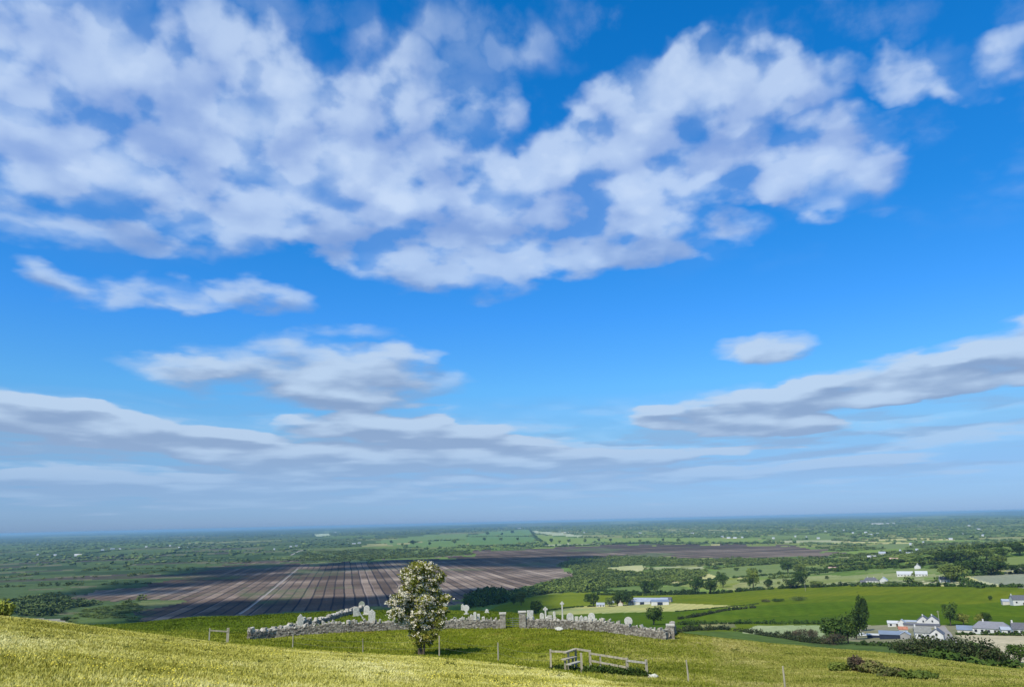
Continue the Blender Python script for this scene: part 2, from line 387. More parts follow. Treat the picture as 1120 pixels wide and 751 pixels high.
# ------------------------------------------------------------------ regions of the ground (outlines as seen, laid on the real terrain)
BOG = [[(150,684),(205,676),(262,671),(330,667),(430,664),(497,662),(507,655),(530,648),(560,646),(604,636),(628,632),(612,622),(610,616),(628,610),(700,608),(760,611),(860,610),(905,608),(918,605),
        (900,600),(860,596),(760,595),(680,595),(600,598),(540,602),(505,603),(520,608),(470,611),(390,614),(330,616),(300,613),(250,616),(215,622),(190,634),(150,641),(95,650),(55,654),(60,657),(105,656),(150,655),(195,656),(170,662),(145,668),(150,676)],
       ]
def fld(name, c1, c2, *poly, **kw): return dict(name=name, c1=c1, c2=c2, poly=list(poly), kw=kw)
GR, GR2, YG, YG2, HAY, STR, DG, OL = (.07,.115,.008), (.05,.092,.006), (.18,.21,.03), (.14,.175,.024), (.40,.37,.13), (.42,.37,.22), (.045,.09,.022), (.15,.155,.07)
FIELDS = [
 fld('pasture', (.10,.135,.01), (.08,.115,.008), (520,690),(520,671),(585,651),(720,646),(745,650),(870,641),(930,639.5),(1200,643),(1200,690)),
 fld('hay_field', HAY, (.24,.27,.10), (600,668),(640,662.5),(700,660),(742,659.5),(812,662),(790,664),(740,668),(640,671),(600,672), rows=(20,6,.06)),
 fld('pasture', (.15,.18,.014), (.11,.145,.01), (520,672),(545,662),(585,652),(620,648),(720,647),(745,650),(700,659),(640,661.5),(600,667),(560,674)),
 fld('pasture', (.13,.155,.01), (.085,.125,.008), (745,650),(800,646),(870,641),(930,639.5),(1120,641.5),(1180,643),(1180,650),(1060,660),(930,657),(815,661.5),(742,659),(700,659.5), rows=(40,14,.05)),
 fld('pasture', (.085,.13,.008), (.06,.105,.006), (742,668),(812,662.5),(930,657.5),(1060,660.5),(1180,651),(1180,676),(1075,672),(960,671),(870,672),(760,679), rows=(15,11,.05)),
 fld('pasture', GR, GR2, (560,674),(600,672.5),(640,671.5),(742,668.5),(760,679.5),(870,672.5),(960,671.5),(1075,672.5),(1180,676.5),(1180,690),(1060,684),(945,682),(905,681),(815,682),(700,690),(560,684)),
 fld('mown_field', (.30,.33,.17), (.22,.27,.12), (812,691),(826,684),(902,683),(902,700),(862,696),(812,692), rows=(60,5,.08)),
 fld('rough_patch', OL, HAY, (764,681),(800,680.5),(806,686),(770,687)),
 fld('yard', (.16,.16,.08), (.22,.21,.13), (944,683),(1060,683),(1060,706),(985,706),(925,700)),
 fld('stubble_field', (.48,.41,.27), (.40,.35,.22), (1042,694),(1180,694),(1180,727),(1110,724),(1098,718),(1085,708),(1060,700), rows=(75,4,.06)),
 fld('stubble_field', (.42,.40,.20), (.33,.34,.15), (664,621),(680,619),(702,618.5),(709,621),(694,626.5),(675,624)),
 fld('stubble_field', (.36,.36,.20), (.16,.2,.06), (706,620.5),(730,619.5),(770,619.5),(772,622.5),(720,624)),
 fld('pasture', YG, (.2,.23,.07), (738,640),(760,634),(800,631),(815,633),(800,642),(770,644)),
 fld('meadow', (.25,.27,.11), (.17,.2,.06), (815,642),(820,634),(860,632),(905,628),(935,630),(960,632),(900,639),(868,641)),
 fld('pasture', (.12,.17,.05), (.16,.2,.07), (772,626),(800,620),(850,618),(905,620),(915,626),(860,631),(790,631)),
 fld('pasture', (.10,.15,.045), (.13,.18,.05), (655,644),(700,641),(738,641),(765,645),(770,648),(730,647),(655,646)),
 fld('meadow', (.20,.23,.09), (.28,.29,.14), (868,640.5),(900,638),(955,633),(1050,632),(1075,636),(1000,639),(930,639)),
 fld('stubble_field', (.42,.41,.24), (.36,.36,.2), (935,637),(960,635.5),(1080,634.5),(1112,640),(1050,638.5),(960,638)),
 fld('meadow', (.19,.22,.085), (.24,.26,.11), (905,631),(950,627),(985,626),(1040,628),(1050,631.5),(960,632)),
 fld('pasture', (.13,.18,.055), (.17,.21,.07), (930,626),(960,622),(1000,621),(1050,622),(1040,627),(985,625)),
 fld('field', (.23,.24,.17), (.20,.22,.14), (1060,630),(1085,626),(1125,624.5),(1200,624),(1200,642),(1125,643.5),(1095,640),(1070,634)),
 fld('field', (.28,.28,.19), (.22,.23,.14), (1098,622),(1110,619),(1200,618),(1200,623.5),(1125,624),(1100,624)),
 fld('pasture', (.165,.205,.06), (.13,.175,.05), (1050,619),(1060,613),(1080,610),(1125,609),(1200,609),(1200,617),(1110,618),(1095,622),(1080,622)),
 fld('pasture', (.12,.18,.045), (.15,.2,.055), (1052,607),(1066,601),(1080,598),(1105,596),(1118,599),(1118,604),(1100,606),(1080,609),(1060,611)),
 # beyond the bog
 fld('pasture', (.13,.21,.07), (.11,.19,.06), (512,586),(530,582),(560,579.5),(579,579),(583,586),(560,586.5)),
 fld('pasture', (.12,.20,.065), (.10,.175,.055), (512,586.7),(583,586.7),(586,593),(560,595),(516,596),(508,592)),
 fld('barley_field', (.38,.40,.25), (.32,.35,.2), (581,580.5),(600,581.5),(642,585.5),(640,587.5),(600,584.5),(584,582.5)),
 fld('pasture', (.19,.25,.06), (.15,.21,.05), (584,584),(600,586),(640,588.5),(700,588),(760,588),(840,589),(838,593),(700,592.5),(650,593),(600,595),(590,592)),
 fld('stubble_field', (.33,.35,.2), (.26,.28,.14), (594,595),(650,593.5),(655,595.5),(600,597)),
 fld('pasture', (.12,.19,.06), (.15,.21,.07), (410,592),(440,588),(470,584),(510,583),(510,589),(460,592),(425,595)),
 fld('pasture', (.14,.21,.065), (.11,.18,.05), (428,596),(462,592.5),(507,590),(513,596.5),(470,598.5)),
 fld('stubble_field', (.36,.36,.2), (.25,.27,.13), (852,591.5),(870,590),(922,591),(920,593.5),(860,593.5)),
 fld('pasture', (.15,.2,.07), (.12,.17,.05), (820,588),(850,585),(895,584),(930,588),(915,590),(860,589.5)),
 fld('pasture', (.13,.18,.06), (.16,.2,.08), (935,598),(960,595),(1000,594),(1000,599),(960,600)),
 fld('barley_field', (.40,.44,.28), (.3,.36,.2), (345,584),(362,583.5),(362,586),(345,586.5)),
 # left foot of the hill
 fld('field', (.27,.26,.2), (.24,.23,.17), (8,675),(40,675.5),(71,676.5),(72,678.5),(60,680),(30,690),(0,690)),
 fld('stubble_field', (.42,.38,.24), (.36,.34,.2), (40,680),(60,680),(72,679),(79,683),(95,690),(30,690)),
 fld('scrub', (.075,.125,.035), (.11,.15,.05), (72,676),(100,664),(145,659),(160,662),(146,668),(150,677),(160,684),(150,695),(90,695)),
 fld('rough_grass', (.20,.21,.09), (.10,.13,.05), (140,659),(165,656),(196,655),(205,657),(175,664),(150,669)),
]
def inpoly(x, y, poly):
    x = np.asarray(x); y = np.asarray(y); c = np.zeros(x.shape, bool); n = len(poly)
    for i in range(n):
        x1, y1 = poly[i]; x2, y2 = poly[(i + 1) % n]
        if y1 == y2: continue
        k = ((y1 > y) != (y2 > y)) & (x < (x2 - x1) * (y - y1) / (y2 - y1) + x1)
        c ^= k
    return c

# farmland patchwork: the plain is cut again and again, and every piece is one field
LEAVES = []
rs_ = random.Random(11)
def bsp(poly, idx, X, Y, lab, depth):
    cx = sum(p[0] for p in poly) / len(poly); cy = sum(p[1] for p in poly) / len(poly)
    xs = [p[0] for p in poly]; ys = [p[1] for p in poly]
    d = math.hypot(cx, cy); s = 110 + .05 * d
    area = abs(sum(poly[i][0] * poly[(i + 1) % len(poly)][1] - poly[(i + 1) % len(poly)][0] * poly[i][1] for i in range(len(poly)))) / 2
    if depth > 22 or area < (s * s * rs_.uniform(.8, 2.6)) or (len(idx) < 8):
        lab[idx] = len(LEAVES); LEAVES.append((poly, cx, cy)); return
    w = max(xs) - min(xs); h = max(ys) - min(ys)
    ang = (0 if w > h else pi / 2) + rs_.uniform(-.28, .28) + .25
    if rs_.random() < .15: ang += pi / 2
    nx, ny = cos(ang), sin(ang); c = nx * (cx + rs_.uniform(-.12, .12) * w) + ny * (cy + rs_.uniform(-.12, .12) * h)
    A, B = [], []
    n = len(poly)
    for i in range(n):
        p, q = poly[i], poly[(i + 1) % n]; a = nx * p[0] + ny * p[1] - c; b = nx * q[0] + ny * q[1] - c
        (A if a >= 0 else B).append(p)
        if a * b < 0:
            t = a / (a - b); m = (p[0] + (q[0] - p[0]) * t, p[1] + (q[1] - p[1]) * t); A.append(m); B.append(m)
    if len(A) < 3 or len(B) < 3:
        lab[idx] = len(LEAVES); LEAVES.append((poly, cx, cy)); return
    k = nx * X[idx] + ny * Y[idx] - c >= 0
    bsp(A, idx[k], X, Y, lab, depth + 1); bsp(B, idx[~k], X, Y, lab, depth + 1)

# the polar sheet
az_f = np.radians(np.arange(-40, 40.001, .078)); az_c1 = np.radians(np.arange(-180, -40, 2.0)); az_c2 = np.radians(np.arange(42, 180, 2.0))
AZ = np.concatenate([az_c1, az_f, az_c2]); NA = len(AZ)
R = np.concatenate([[0.5], np.exp(np.linspace(math.log(2), math.log(14), 14))[:-1], np.exp(np.linspace(math.log(14), math.log(130), 110))[:-1],
                    1 / np.linspace(1 / 130, 1 / 60000, 500)])
R = R[np.concatenate([[True], np.diff(R) > 0.05])]
# thin the last few rings: nothing smaller than that shows near the skyline
NR = len(R)
GA, GRD = np.meshgrid(AZ, R)
GX = GRD * np.sin(GA); GY = GRD * np.cos(GA); GZ = terr(GX, GY)
GV = np.stack([GX, GY, GZ], -1).reshape(-1, 3)
ii = np.arange(NR - 1)[:, None] * NA; jj = np.arange(NA)[None, :]; jn = (jj + 1) % NA
FQ = np.stack([ii + jj, ii + jn, ii + NA + jn, ii + NA + jj], -1).reshape(-1, 4)[:, ::-1]
fc = GV[FQ].mean(1)
FPXX, FPYY = proj(fc[:, 0], fc[:, 1], fc[:, 2]); FR = np.hypot(fc[:, 0], fc[:, 1])
front = fc[:, 1] > 0
reg = np.zeros(len(FQ), int)                       # 0 = open ground
far_ok = (FR > 150) & front
_jx = (fbm(fc[:, 0] / 45, fc[:, 1] / 45 + 3, 4) - .5); _jy = (fbm(fc[:, 0] / 60 + 9, fc[:, 1] / 90, 4) - .5)
for p in BOG: reg[far_ok & inpoly(FPXX + _jx * 34, FPYY + _jy * 9, p)] = 1
for k, f in enumerate(FIELDS): reg[far_ok & inpoly(FPXX + _jx * 6, FPYY + _jy * 1.2, f['poly'])] = 10 + k
# the hill: yellow meadow down to the brow, greener pasture behind it
faz = np.arctan2(fc[:, 0], fc[:, 1])
brow_px = [(-400, 66), (0, 66), (130, 64), (220, 62), (330, 62), (400, 62), (440, 61), (560, 55), (600, 47), (640, 41), (700, 35), (800, 28), (1120, 20)]
brow = np.interp(faz, [az_of(p, 715) for p, r in brow_px], [r for p, r in brow_px]) + (fbm(fc[:, 0] / 5, fc[:, 1] / 5) - .5) * 4
hill = (FR < 150)
reg[hill] = 2; reg[hill & (FR < brow)] = 3
slope_edge = az_of(742) + (fbm(fc[:, 0] / 6, fc[:, 1] / 6 + 5) - .5) * .06 + (92 - FR) * .0022
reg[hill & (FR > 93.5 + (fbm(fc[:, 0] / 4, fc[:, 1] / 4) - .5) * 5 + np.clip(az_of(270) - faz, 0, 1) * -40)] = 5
reg[hill & (faz > slope_edge) & (FR >= brow)] = 4
# patchwork labels for the open ground
lab = np.full(len(FQ), -1)
idx0 = np.nonzero((reg == 0) & front & (FR > 500) & (np.abs(faz) < .75))[0]
bsp([(-42000, 300), (48000, 300), (48000, 62000), (-42000, 62000)], idx0, fc[:, 0], fc[:, 1], lab, 0)
leafcol = []
for (poly, cx, cy) in LEAVES:
    d = math.hypot(cx, cy); px, _ = proj(cx, cy, 0.0); rr = rs_.random()
    right = min(1, max(0, (px - 380) / 300)); 
    t = rs_.random()
    openf = .34 + .58 * right - .18 * min(1, max(0, (d - 3500) / 5000))
    if rr < openf:
        c = rs_.choice([(.10,.16,.045), (.12,.185,.05), (.085,.14,.04), (.15,.19,.06), (.14,.2,.06), (.17,.19,.085), (.22,.23,.12)])
        if rs_.random() < .09: c = (.36,.35,.20)
    else: c = rs_.choice([(.055,.085,.03), (.065,.095,.032), (.07,.105,.035), (.06,.09,.03)])
    leafcol.append(c)
leafcol = np.array(leafcol + [(.07, .11, .035)]) * np.array([1.22, 1.18, .85])
# ------------------------------------------------------------------ the ground
def sub_mesh(name, mask, mat, kind='structure'):
    f = FQ[mask]; u, inv = np.unique(f, return_inverse=True)
    o = mesh_obj(name, GV[u], inv.reshape(f.shape), mat, kind=kind, smooth=True)
    return o, mask
# open ground: patchwork colour carried as an attribute (the crop's own colour), mottled by noise
m, n, b = mat_new('open_ground'); p = pos(n)
at_ = n.node('ShaderNodeAttribute', attribute_name='tone'); c = at_.outputs['Color']
k1 = n.noise(p, .012, 6, .66, .3); k2 = n.noise(p, .12, 4, .7)
c = n.mix(n.rng(k1, .45, .62, 0, .55), c, (.05, .08, .03))
kk = n.rng(k2, .25, .75, .6, 1.4)
c = n.mix(1.0, c, n.comb(kk, kk, kk), 'MULTIPLY'); n.put(b.inputs['Base Color'], c)
b.inputs['Specular IOR Level'].default_value = 0.0; b.inputs['Roughness'].default_value = 1.0
g_o, msk = sub_mesh('ground', reg == 0, m)
cols = leafcol[lab[msk]]
# scrub and cut-over bog to the left: greens and browns drawn out in bands
fx, fy = fc[msk, 0], fc[msk, 1]; fpx = FPXX[msk]; fr = FR[msk]
left = np.clip((520 - fpx) / 260, 0, 1) * np.clip((6500 - fr) / 2500, 0, 1) * (fr > 150)
rot_x = fx * cos(.25) + fy * sin(.25); rot_y = -fx * sin(.25) + fy * cos(.25)
nz = fbm(rot_x / 420, rot_y / 130, 5)[:, None]
sc = np.where(nz < .44, np.array([[.04, .068, .03]]), np.where(nz < .60, np.array([[.075, .115, .045]]), np.where(nz < .66, np.array([[.13, .13, .075]]), np.array([[.075, .065, .055]]))))
cols = cols * (1 - left[:, None]) + sc * left[:, None]
fard = np.clip((fr - 4500) / 6000, 0, 1)[:, None]
nf = fbm(fx / 900 + 7, fy / 1500, 4)[:, None]
fc2 = np.where(nf < .53, np.array([[.035, .06, .03]]), np.where(nf < .64, np.array([[.065, .10, .045]]), np.array([[.14, .18, .08]])))
cols = cols * (1 - fard * .8) + fc2 * fard * .8
ca = g_o.data.attributes.new('tone', 'FLOAT_COLOR', 'FACE')
ca.data.foreach_set('color', np.concatenate([cols, np.ones((len(cols), 1))], 1).astype(np.float32).ravel())

# peat: long cutting strips between drains, all running one way
BA = az_of(378)
m, n, b = mat_new('peat'); p = pos(n)
mp = n.node('ShaderNodeMapping', vector_type='POINT'); n.l.new(p, mp.inputs[0]); mp.inputs[2].default_value = (0, 0, BA)
uv = n.sep(mp.outputs[0]); U, Vv = uv[0], uv[1]
wob = n.math('MULTIPLY', n.math('SUBTRACT', n.noise(p, .004, 2, .5), .5), 6.0)
U2 = n.math('ADD', U, wob)
cell = n.math('DIVIDE', U2, 15.0); cid = n.math('FLOOR', cell); frac = n.math('FRACT', cell)
wn = n.node('ShaderNodeTexWhiteNoise', noise_dimensions='1D'); n.l.new(cid, wn.inputs['W'])
sv = n.comb(n.math('MULTIPLY', cid, 7.31), n.math('MULTIPLY', Vv, .0035), 0.0)
st = n.noise(sv, 1.0, 3, .6)
cell2 = n.math('FLOOR', n.math('DIVIDE', U2, 60.0)); wn2 = n.node('ShaderNodeTexWhiteNoise', noise_dimensions='1D'); n.l.new(cell2, wn2.inputs['W'])
bandn = n.noise(n.comb(n.math('MULTIPLY', U, .0011), n.math('MULTIPLY', Vv, .0052), 0.0), 1.0, 4, .6)
tone = n.math('ADD', n.math('MULTIPLY', st, .62), n.math('MULTIPLY', wn.outputs['Value'], .20))
tone = n.math('ADD', tone, n.math('MULTIPLY', wn2.outputs['Value'], .06))
tone = n.math('ADD', tone, n.math('MULTIPLY', n.math('SUBTRACT', bandn, .5), 1.5))
c = n.ramp(tone, [(.0, (.065, .048, .034)), (.34, (.108, .08, .056)), (.54, (.205, .155, .108)), (.72, (.32, .25, .175)), (1.0, (.44, .355, .25))])
fn = n.rng(n.noise(n.vmath('MULTIPLY', mp.outputs[0], (1.2, .12, 1)), .5, 3, .6), .3, .7, .85, 1.15)
c = n.mix(1.0, c, n.comb(fn, fn, fn), 'MULTIPLY')
dr = n.math('MAXIMUM', n.rng(frac, .16, .08, 0, 1), n.rng(frac, .93, .98, 0, 1))
big = n.math('LESS_THAN', n.math('FRACT', n.math('MULTIPLY', n.math('ADD', cid, .5), .25)), .25)
c = n.mix(n.math('MULTIPLY', dr, n.math('MULTIPLY_ADD', big, .2, .72)), c, (.02, .022, .028))
# dry, pale crests beside some drains
cr = n.math('MULTIPLY', n.rng(n.math('ABSOLUTE', n.math('SUBTRACT', frac, .2)), .05, .02, 0, 1), n.math('GREATER_THAN', wn.outputs['Value'], .62))
c = n.mix(n.math('MULTIPLY', cr, .35), c, (.36, .3, .26))
# the far end is darker
dk = n.rng(Vv, 1500, 2600, 1.0, .62); c = n.mix(1.0, c, n.comb(dk, dk, n.math('MULTIPLY', dk, 1.08)), 'MULTIPLY')
wet = n.rng(n.noise(n.comb(n.math('MULTIPLY', U, .012), n.math('MULTIPLY', Vv, .006), 1.0), 1.0, 5, .7), .56, .66, 0, .55); c = n.mix(wet, c, (.055, .048, .042))
# overgrown patches
gv = n.noise(n.comb(n.math('MULTIPLY', U, .004), n.math('MULTIPLY', Vv, .0025), 3.0), 1.0, 5, .65)
leftm = n.rng(U, -420, -150, 1.0, 0.0)
farm = n.rng(Vv, 2300, 3000, 0, .5)
edge = n.rng(Vv, 1150, 1010, 0, .05); gt = n.math('ADD', n.math('MULTIPLY', leftm, .15), edge)
gm = n.rng(n.math('ADD', gv, gt), .57, .65, 0, 1)
c = n.mix(n.math('MULTIPLY', gm, .8), c, (.085, .115, .05))
c = n.mix(n.math('MULTIPLY', n.rng(n.math('ADD', gv, n.math('MULTIPLY', leftm, .1)), .66, .74, 0, 1), .7), c, (.26, .25, .14))
n.put(b.inputs['Base Color'], c); b.inputs['Specular IOR Level'].default_value = 0.0; b.inputs['Roughness'].default_value = 1.0
sub_mesh('peat_bog', reg == 1, m)
for k, f in enumerate(FIELDS):
    if (reg == 10 + k).sum() == 0: print('EMPTY FIELD', k, f['name']); continue
    kw = f['kw']; mm = field_mat('field_%d' % k, f['c1'], f['c2'], scale=.012, fine=.25, **kw)
    sub_mesh(f['name'], reg == 10 + k, mm)
mm = field_mat('hill_pasture', (.10, .125, .008), (.165, .18, .018), scale=.09, fine=1.4, c3=(.19, .155, .03))
sub_mesh('hillside_pasture', reg == 2, mm)
mm = field_mat('shade_tinted_grass', (.07, .105, .008), (.11, .145, .014), scale=.09, fine=1.4)  # deeper green; the shade on the hill shoulder is put into the colour
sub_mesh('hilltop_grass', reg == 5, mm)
mm = field_mat('slope_grass', (.25, .22, .05), (.18, .20, .03), scale=.07, fine=1.5, c3=(.33, .25, .09))
sub_mesh('brown_slope', reg == 4, mm)
mm = field_mat('near_meadow', (.43, .39, .10), (.31, .30, .06), scale=.09, fine=3.0, c3=(.55, .46, .18))
sub_mesh('foreground_meadow', reg == 3, mm)

# a peat railway and access track as pale line across the bog
def strip(name, pts, w, mat, lift=.25, kind='structure', layer=at):
    P3 = [layer(*q) for q in pts]; V = []; 
    P2 = []
    for a, b_ in zip(P3[:-1], P3[1:]):
        k = max(2, int(math.dist(a[:2], b_[:2]) / 25)); 
        for t in range(k): P2.append((a[0] + (b_[0] - a[0]) * t / k, a[1] + (b_[1] - a[1]) * t / k))
    P2.append(P3[-1][:2]); P2 = np.array(P2); T = np.gradient(P2, axis=0); T /= np.linalg.norm(T, axis=1)[:, None]
    Nn = np.stack([-T[:, 1], T[:, 0]], 1); A = P2 + Nn * w / 2; B = P2 - Nn * w / 2
    V = np.concatenate([np.c_[A, terr(A[:, 0], A[:, 1]) + lift], np.c_[B, terr(B[:, 0], B[:, 1]) + lift]]); k = len(P2)
    F = np.array([[i, i + 1, k + i + 1, k + i] for i in range(k - 1)])[:, ::-1]
    return mesh_obj(name, V, F, mat, kind=kind)
strip('track', [(262, 671.5), (285, 655), (306, 638), (326, 621.5)], 2.6, simple('pale_gravel', (.29, .26, .22), var=.1, scale=.2))
strip('track', [(318, 607), (326, 603), (332, 601)], 8, MATS['pale_gravel'], .6)
strip('farm_lane', [(1029, 684), (1035, 692), (1041, 703)], 3.6, MATS['pale_gravel'], .1)

# ------------------------------------------------------------------ haze
me = bpy.data.meshes.new('haze'); s_ = 62000.0; zb, zt = -3.0, HC + 4.0
hv = [(x, y, z) for z in (zb, zt) for y in (-s_, s_) for x in (-s_, s_)]
me.from_pydata(hv, [], [(0, 2, 3, 1), (4, 5, 7, 6), (0, 1, 5, 4), (2, 6, 7, 3), (0, 4, 6, 2), (1, 3, 7, 5)])
hz = bpy.data.objects.new('haze', me); C.objects.link(hz); hz['kind'] = 'stuff'; hz['label'] = 'thin blue haze over the far plain'
mh = bpy.data.materials.new('haze_air'); mh.use_nodes = True; nh = NT(mh.node_tree)
for q in list(nh.n): nh.n.remove(q)
ho = nh.node('ShaderNodeOutputMaterial'); pv = nh.node('ShaderNodeVolumePrincipled'); nh.l.new(pv.outputs[0], ho.inputs['Volume'])
pv.inputs['Color'].default_value = (.38, .66, .87, 1); pv.inputs['Density'].default_value = 5.8e-5; pv.inputs['Anisotropy'].default_value = 0.0
me.materials.append(mh)

# ------------------------------------------------------------------ foliage
def foliage(name, c1, c2, scale=.6, c3=None):
    if name in MATS: return MATS[name]
    m, n, b = mat_new(name); p = pos(n)
    f = n.rng(n.noise(p, scale, 3, .6), .35, .65)
    c = n.mix(f, c1, c2)
    if c3: c = n.mix(n.rng(n.noise(p, scale * 2.7, 2, .5), .56, .66), c, c3)
    q = n.rng(n.noise(p, .055, 3, .6), .3, .7, .62, 1.75); c = n.mix(1.0, c, n.comb(n.math('MULTIPLY', q, n.math('POWER', q, .25)), q, q), 'MULTIPLY')
    oi = n.node('ShaderNodeObjectInfo'); k = n.rng(oi.outputs['Random'], 0, 1, .8, 1.2)
    c = n.mix(1.0, c, n.comb(k, k, k), 'MULTIPLY')
    n.put(b.inputs['Base Color'], c); b.inputs['Roughness'].default_value = .8; b.inputs['Specular IOR Level'].default_value = .1
    return m
F_DARK = foliage('dark_leaf', (.022, .045, .008), (.045, .078, .012), .3)
F_MID = foliage('mid_leaf', (.065, .10, .018), (.115, .155, .028), .3)
F_FAR = foliage('far_leaf', (.045, .075, .022), (.085, .12, .032), .02)
F_LIGHT = foliage('light_leaf', (.11, .14, .02), (.18, .20, .035), .5)
BARK = simple('bark', (.11, .085, .06), var=.3, scale=8, rough=.95)

def rnd_unit(n, g):
    v = g.normal(size=(n, 3)); return v / np.linalg.norm(v, axis=1)[:, None]
def leaf_quads(lumps, n, size, g, shell=.55, flat=.5):
    """many small leaf faces spread through a few uneven lumps (cx, cy, cz, rx, ry, rz)"""
    L = np.array(lumps, float); w = (L[:, 3] * L[:, 4] * L[:, 5]) ** .75; w /= w.sum()
    k = g.choice(len(L), n, p=w); u = rnd_unit(n, g)
    rr = shell + (1 - shell) * g.random(n) ** .6
    rr *= 1 + .22 * np.sin(u[:, 0] * 5 + k) * np.sin(u[:, 1] * 6 + 2 * k) + .12 * g.normal(size=n)
    c = L[k, :3] + u * L[k, 3:] * rr[:, None]
    nrm = u * flat + rnd_unit(n, g) * (1 - flat) + np.array([0, 0, .25]); nrm /= np.linalg.norm(nrm, axis=1)[:, None]
    t = np.cross(nrm, rnd_unit(n, g)); t /= np.linalg.norm(t, axis=1)[:, None] + 1e-9; b = np.cross(nrm, t)
    s = size * (.6 + .8 * g.random(n))[:, None]
    V = np.stack([c + t * s, c + b * s * .7, c - t * s, c - b * s * .7], 1).reshape(-1, 3)
    return V, np.arange(4 * n).reshape(-1, 4)
def tube(P, r, seg=6):
    """tapered tube through points P with radii r"""
    P = np.array(P, float); r = np.array(r, float); V = []
    T = np.gradient(P, axis=0) if len(P) > 2 else np.array([P[1] - P[0]] * 2)
    for p, t, q in zip(P, T, r):
        t = t / (np.linalg.norm(t) + 1e-9); a = np.cross(t, [0.3, 1, 0.1]); a /= np.linalg.norm(a); b = np.cross(t, a)
        for k in range(seg):
            th = 2 * pi * k / seg; V.append(p + q * (cos(th) * a + sin(th) * b))
    n = len(P); F = [[i * seg + k, i * seg + (k + 1) % seg, (i + 1) * seg + (k + 1) % seg, (i + 1) * seg + k] for i in range(n - 1) for k in range(seg)]
    return np.array(V), np.array(F)
def cat_(parts):
    V, F, o = [], [], 0
    for v, f in parts:
        V.append(v); F.append(np.asarray(f) + o); o += len(v)
    k = {}
    for f in F: k.setdefault(f.shape[1], []).append(f)
    return np.concatenate(V), [np.concatenate(q) for q in k.values()]
def box(c, s, rz=0.0, jit=0.0, g=None, tilt=0.0):
    v = np.array([(x, y, z) for z in (-.5, .5) for y in (-.5, .5) for x in (-.5, .5)], float)
    if jit: v = v * (1 + (g.random((8, 3)) - .5) * jit)
    v = v * np.array(s)
    if tilt: ct, st = cos(tilt), sin(tilt); v = np.stack([v[:, 0] * ct + v[:, 2] * st, v[:, 1], -v[:, 0] * st + v[:, 2] * ct], 1)
    cz, sz = cos(rz), sin(rz); v = np.stack([v[:, 0] * cz - v[:, 1] * sz, v[:, 0] * sz + v[:, 1] * cz, v[:, 2]], 1)
    return v + np.array(c), np.array([(0, 2, 3, 1), (4, 5, 7, 6), (0, 1, 5, 4), (2, 6, 7, 3), (0, 4, 6, 2), (1, 3, 7, 5)])
def beam(a, b, w, h):
    """square timber from a to b"""
    a = np.array(a, float); b = np.array(b, float); t = b - a; t /= np.linalg.norm(t)
    s = np.cross(t, [0, 0, 1.0]); 
    s = np.array([1.0, 0, 0]) if np.linalg.norm(s) < .05 else s / np.linalg.norm(s)
    u = np.cross(s, t)
    V = np.array([p + s * w / 2 * i + u * h / 2 * j for p in (a, b) for j in (-1, 1) for i in (-1, 1)])
    return V, np.array([(0, 2, 3, 1), (4, 5, 7, 6), (0, 1, 5, 4), (2, 6, 7, 3), (0, 4, 6, 2), (1, 3, 7, 5)])

def lumps_for(w, h, d, g, n=7, base=.18):
    """uneven crown of several lobes, w wide, from base*h to h"""
    L = [(0, 0, h * (.5 + base / 2), w * .36, d * .36, h * (.40 - base * .3))]
    for k in range(n):
        a = g.random() * 2 * pi; q = .26 + .16 * g.random(); z = base + (1 - base) * (.22 + .62 * g.random())
        q *= (1.15 - abs(z - .5))
        s = .17 + .12 * g.random()
        L.append((cos(a) * w * q, sin(a) * d * q, h * z, w * s, d * s, h * s * .75))
    return L
def make_tree(name, w, h, mat, seed, leaves=900, size=.3, base=.18):
    g = np.random.default_rng(seed); root = empty(name, (0, 0, 0))
    L = lumps_for(w, h, w, g, 8, base)
    V, F = leaf_quads(L, leaves, size, g); mesh_obj('crown', V, F, mat, root)
    parts = [tube([(0, 0, -.4), (g.normal() * .1, g.normal() * .1, h * .25), (g.normal() * .2, 0, h * .6)], [w * .035 + .05, w * .028 + .04, .05])]
    for l in L[1:6]: parts.append(tube([(0, 0, h * .22), (l[0] * .5, l[1] * .5, (h * .3 + l[2]) / 2), (l[0], l[1], l[2])], [w * .018 + .02, w * .012 + .02, .03], 5))
    V, F = cat_(parts); mesh_obj('trunk', V, F, BARK, root)
    return root
TREEP = [make_tree('broadleaf_tree', 10, 10, m, 100 + k, 1500, .42, .06 + .05 * (k % 3)) for k, m in enumerate([F_DARK, F_MID, F_DARK, F_MID, F_DARK, F_LIGHT])]
_used = set()
def copy_tree(o, parent=None):
    c = o.copy(); C.objects.link(c); c.parent = parent
    for ch in o.children: copy_tree(ch, c)
    return c
def tree(px, py, hpx, wpx, kind, label, name='broadleaf_tree', group=None, rmin=130.0, cat='tree', p=None):
    p = p or at(px, py, rmin); s = mpp(p) 
    if kind in _used: o = copy_tree(TREEP[kind])
    else: o = TREEP[kind]; _used.add(kind)
    o.name = name; o.location = (p[0], p[1], p[2] - .1)
    o.scale = (wpx * s / 10, wpx * s / 10, hpx * s / 9.5); o.rotation_euler = (0, 0, random.random() * 6.28)
    for k in ('group',):
        if k in o: del o[k]
    return tag(o, label, cat, group)

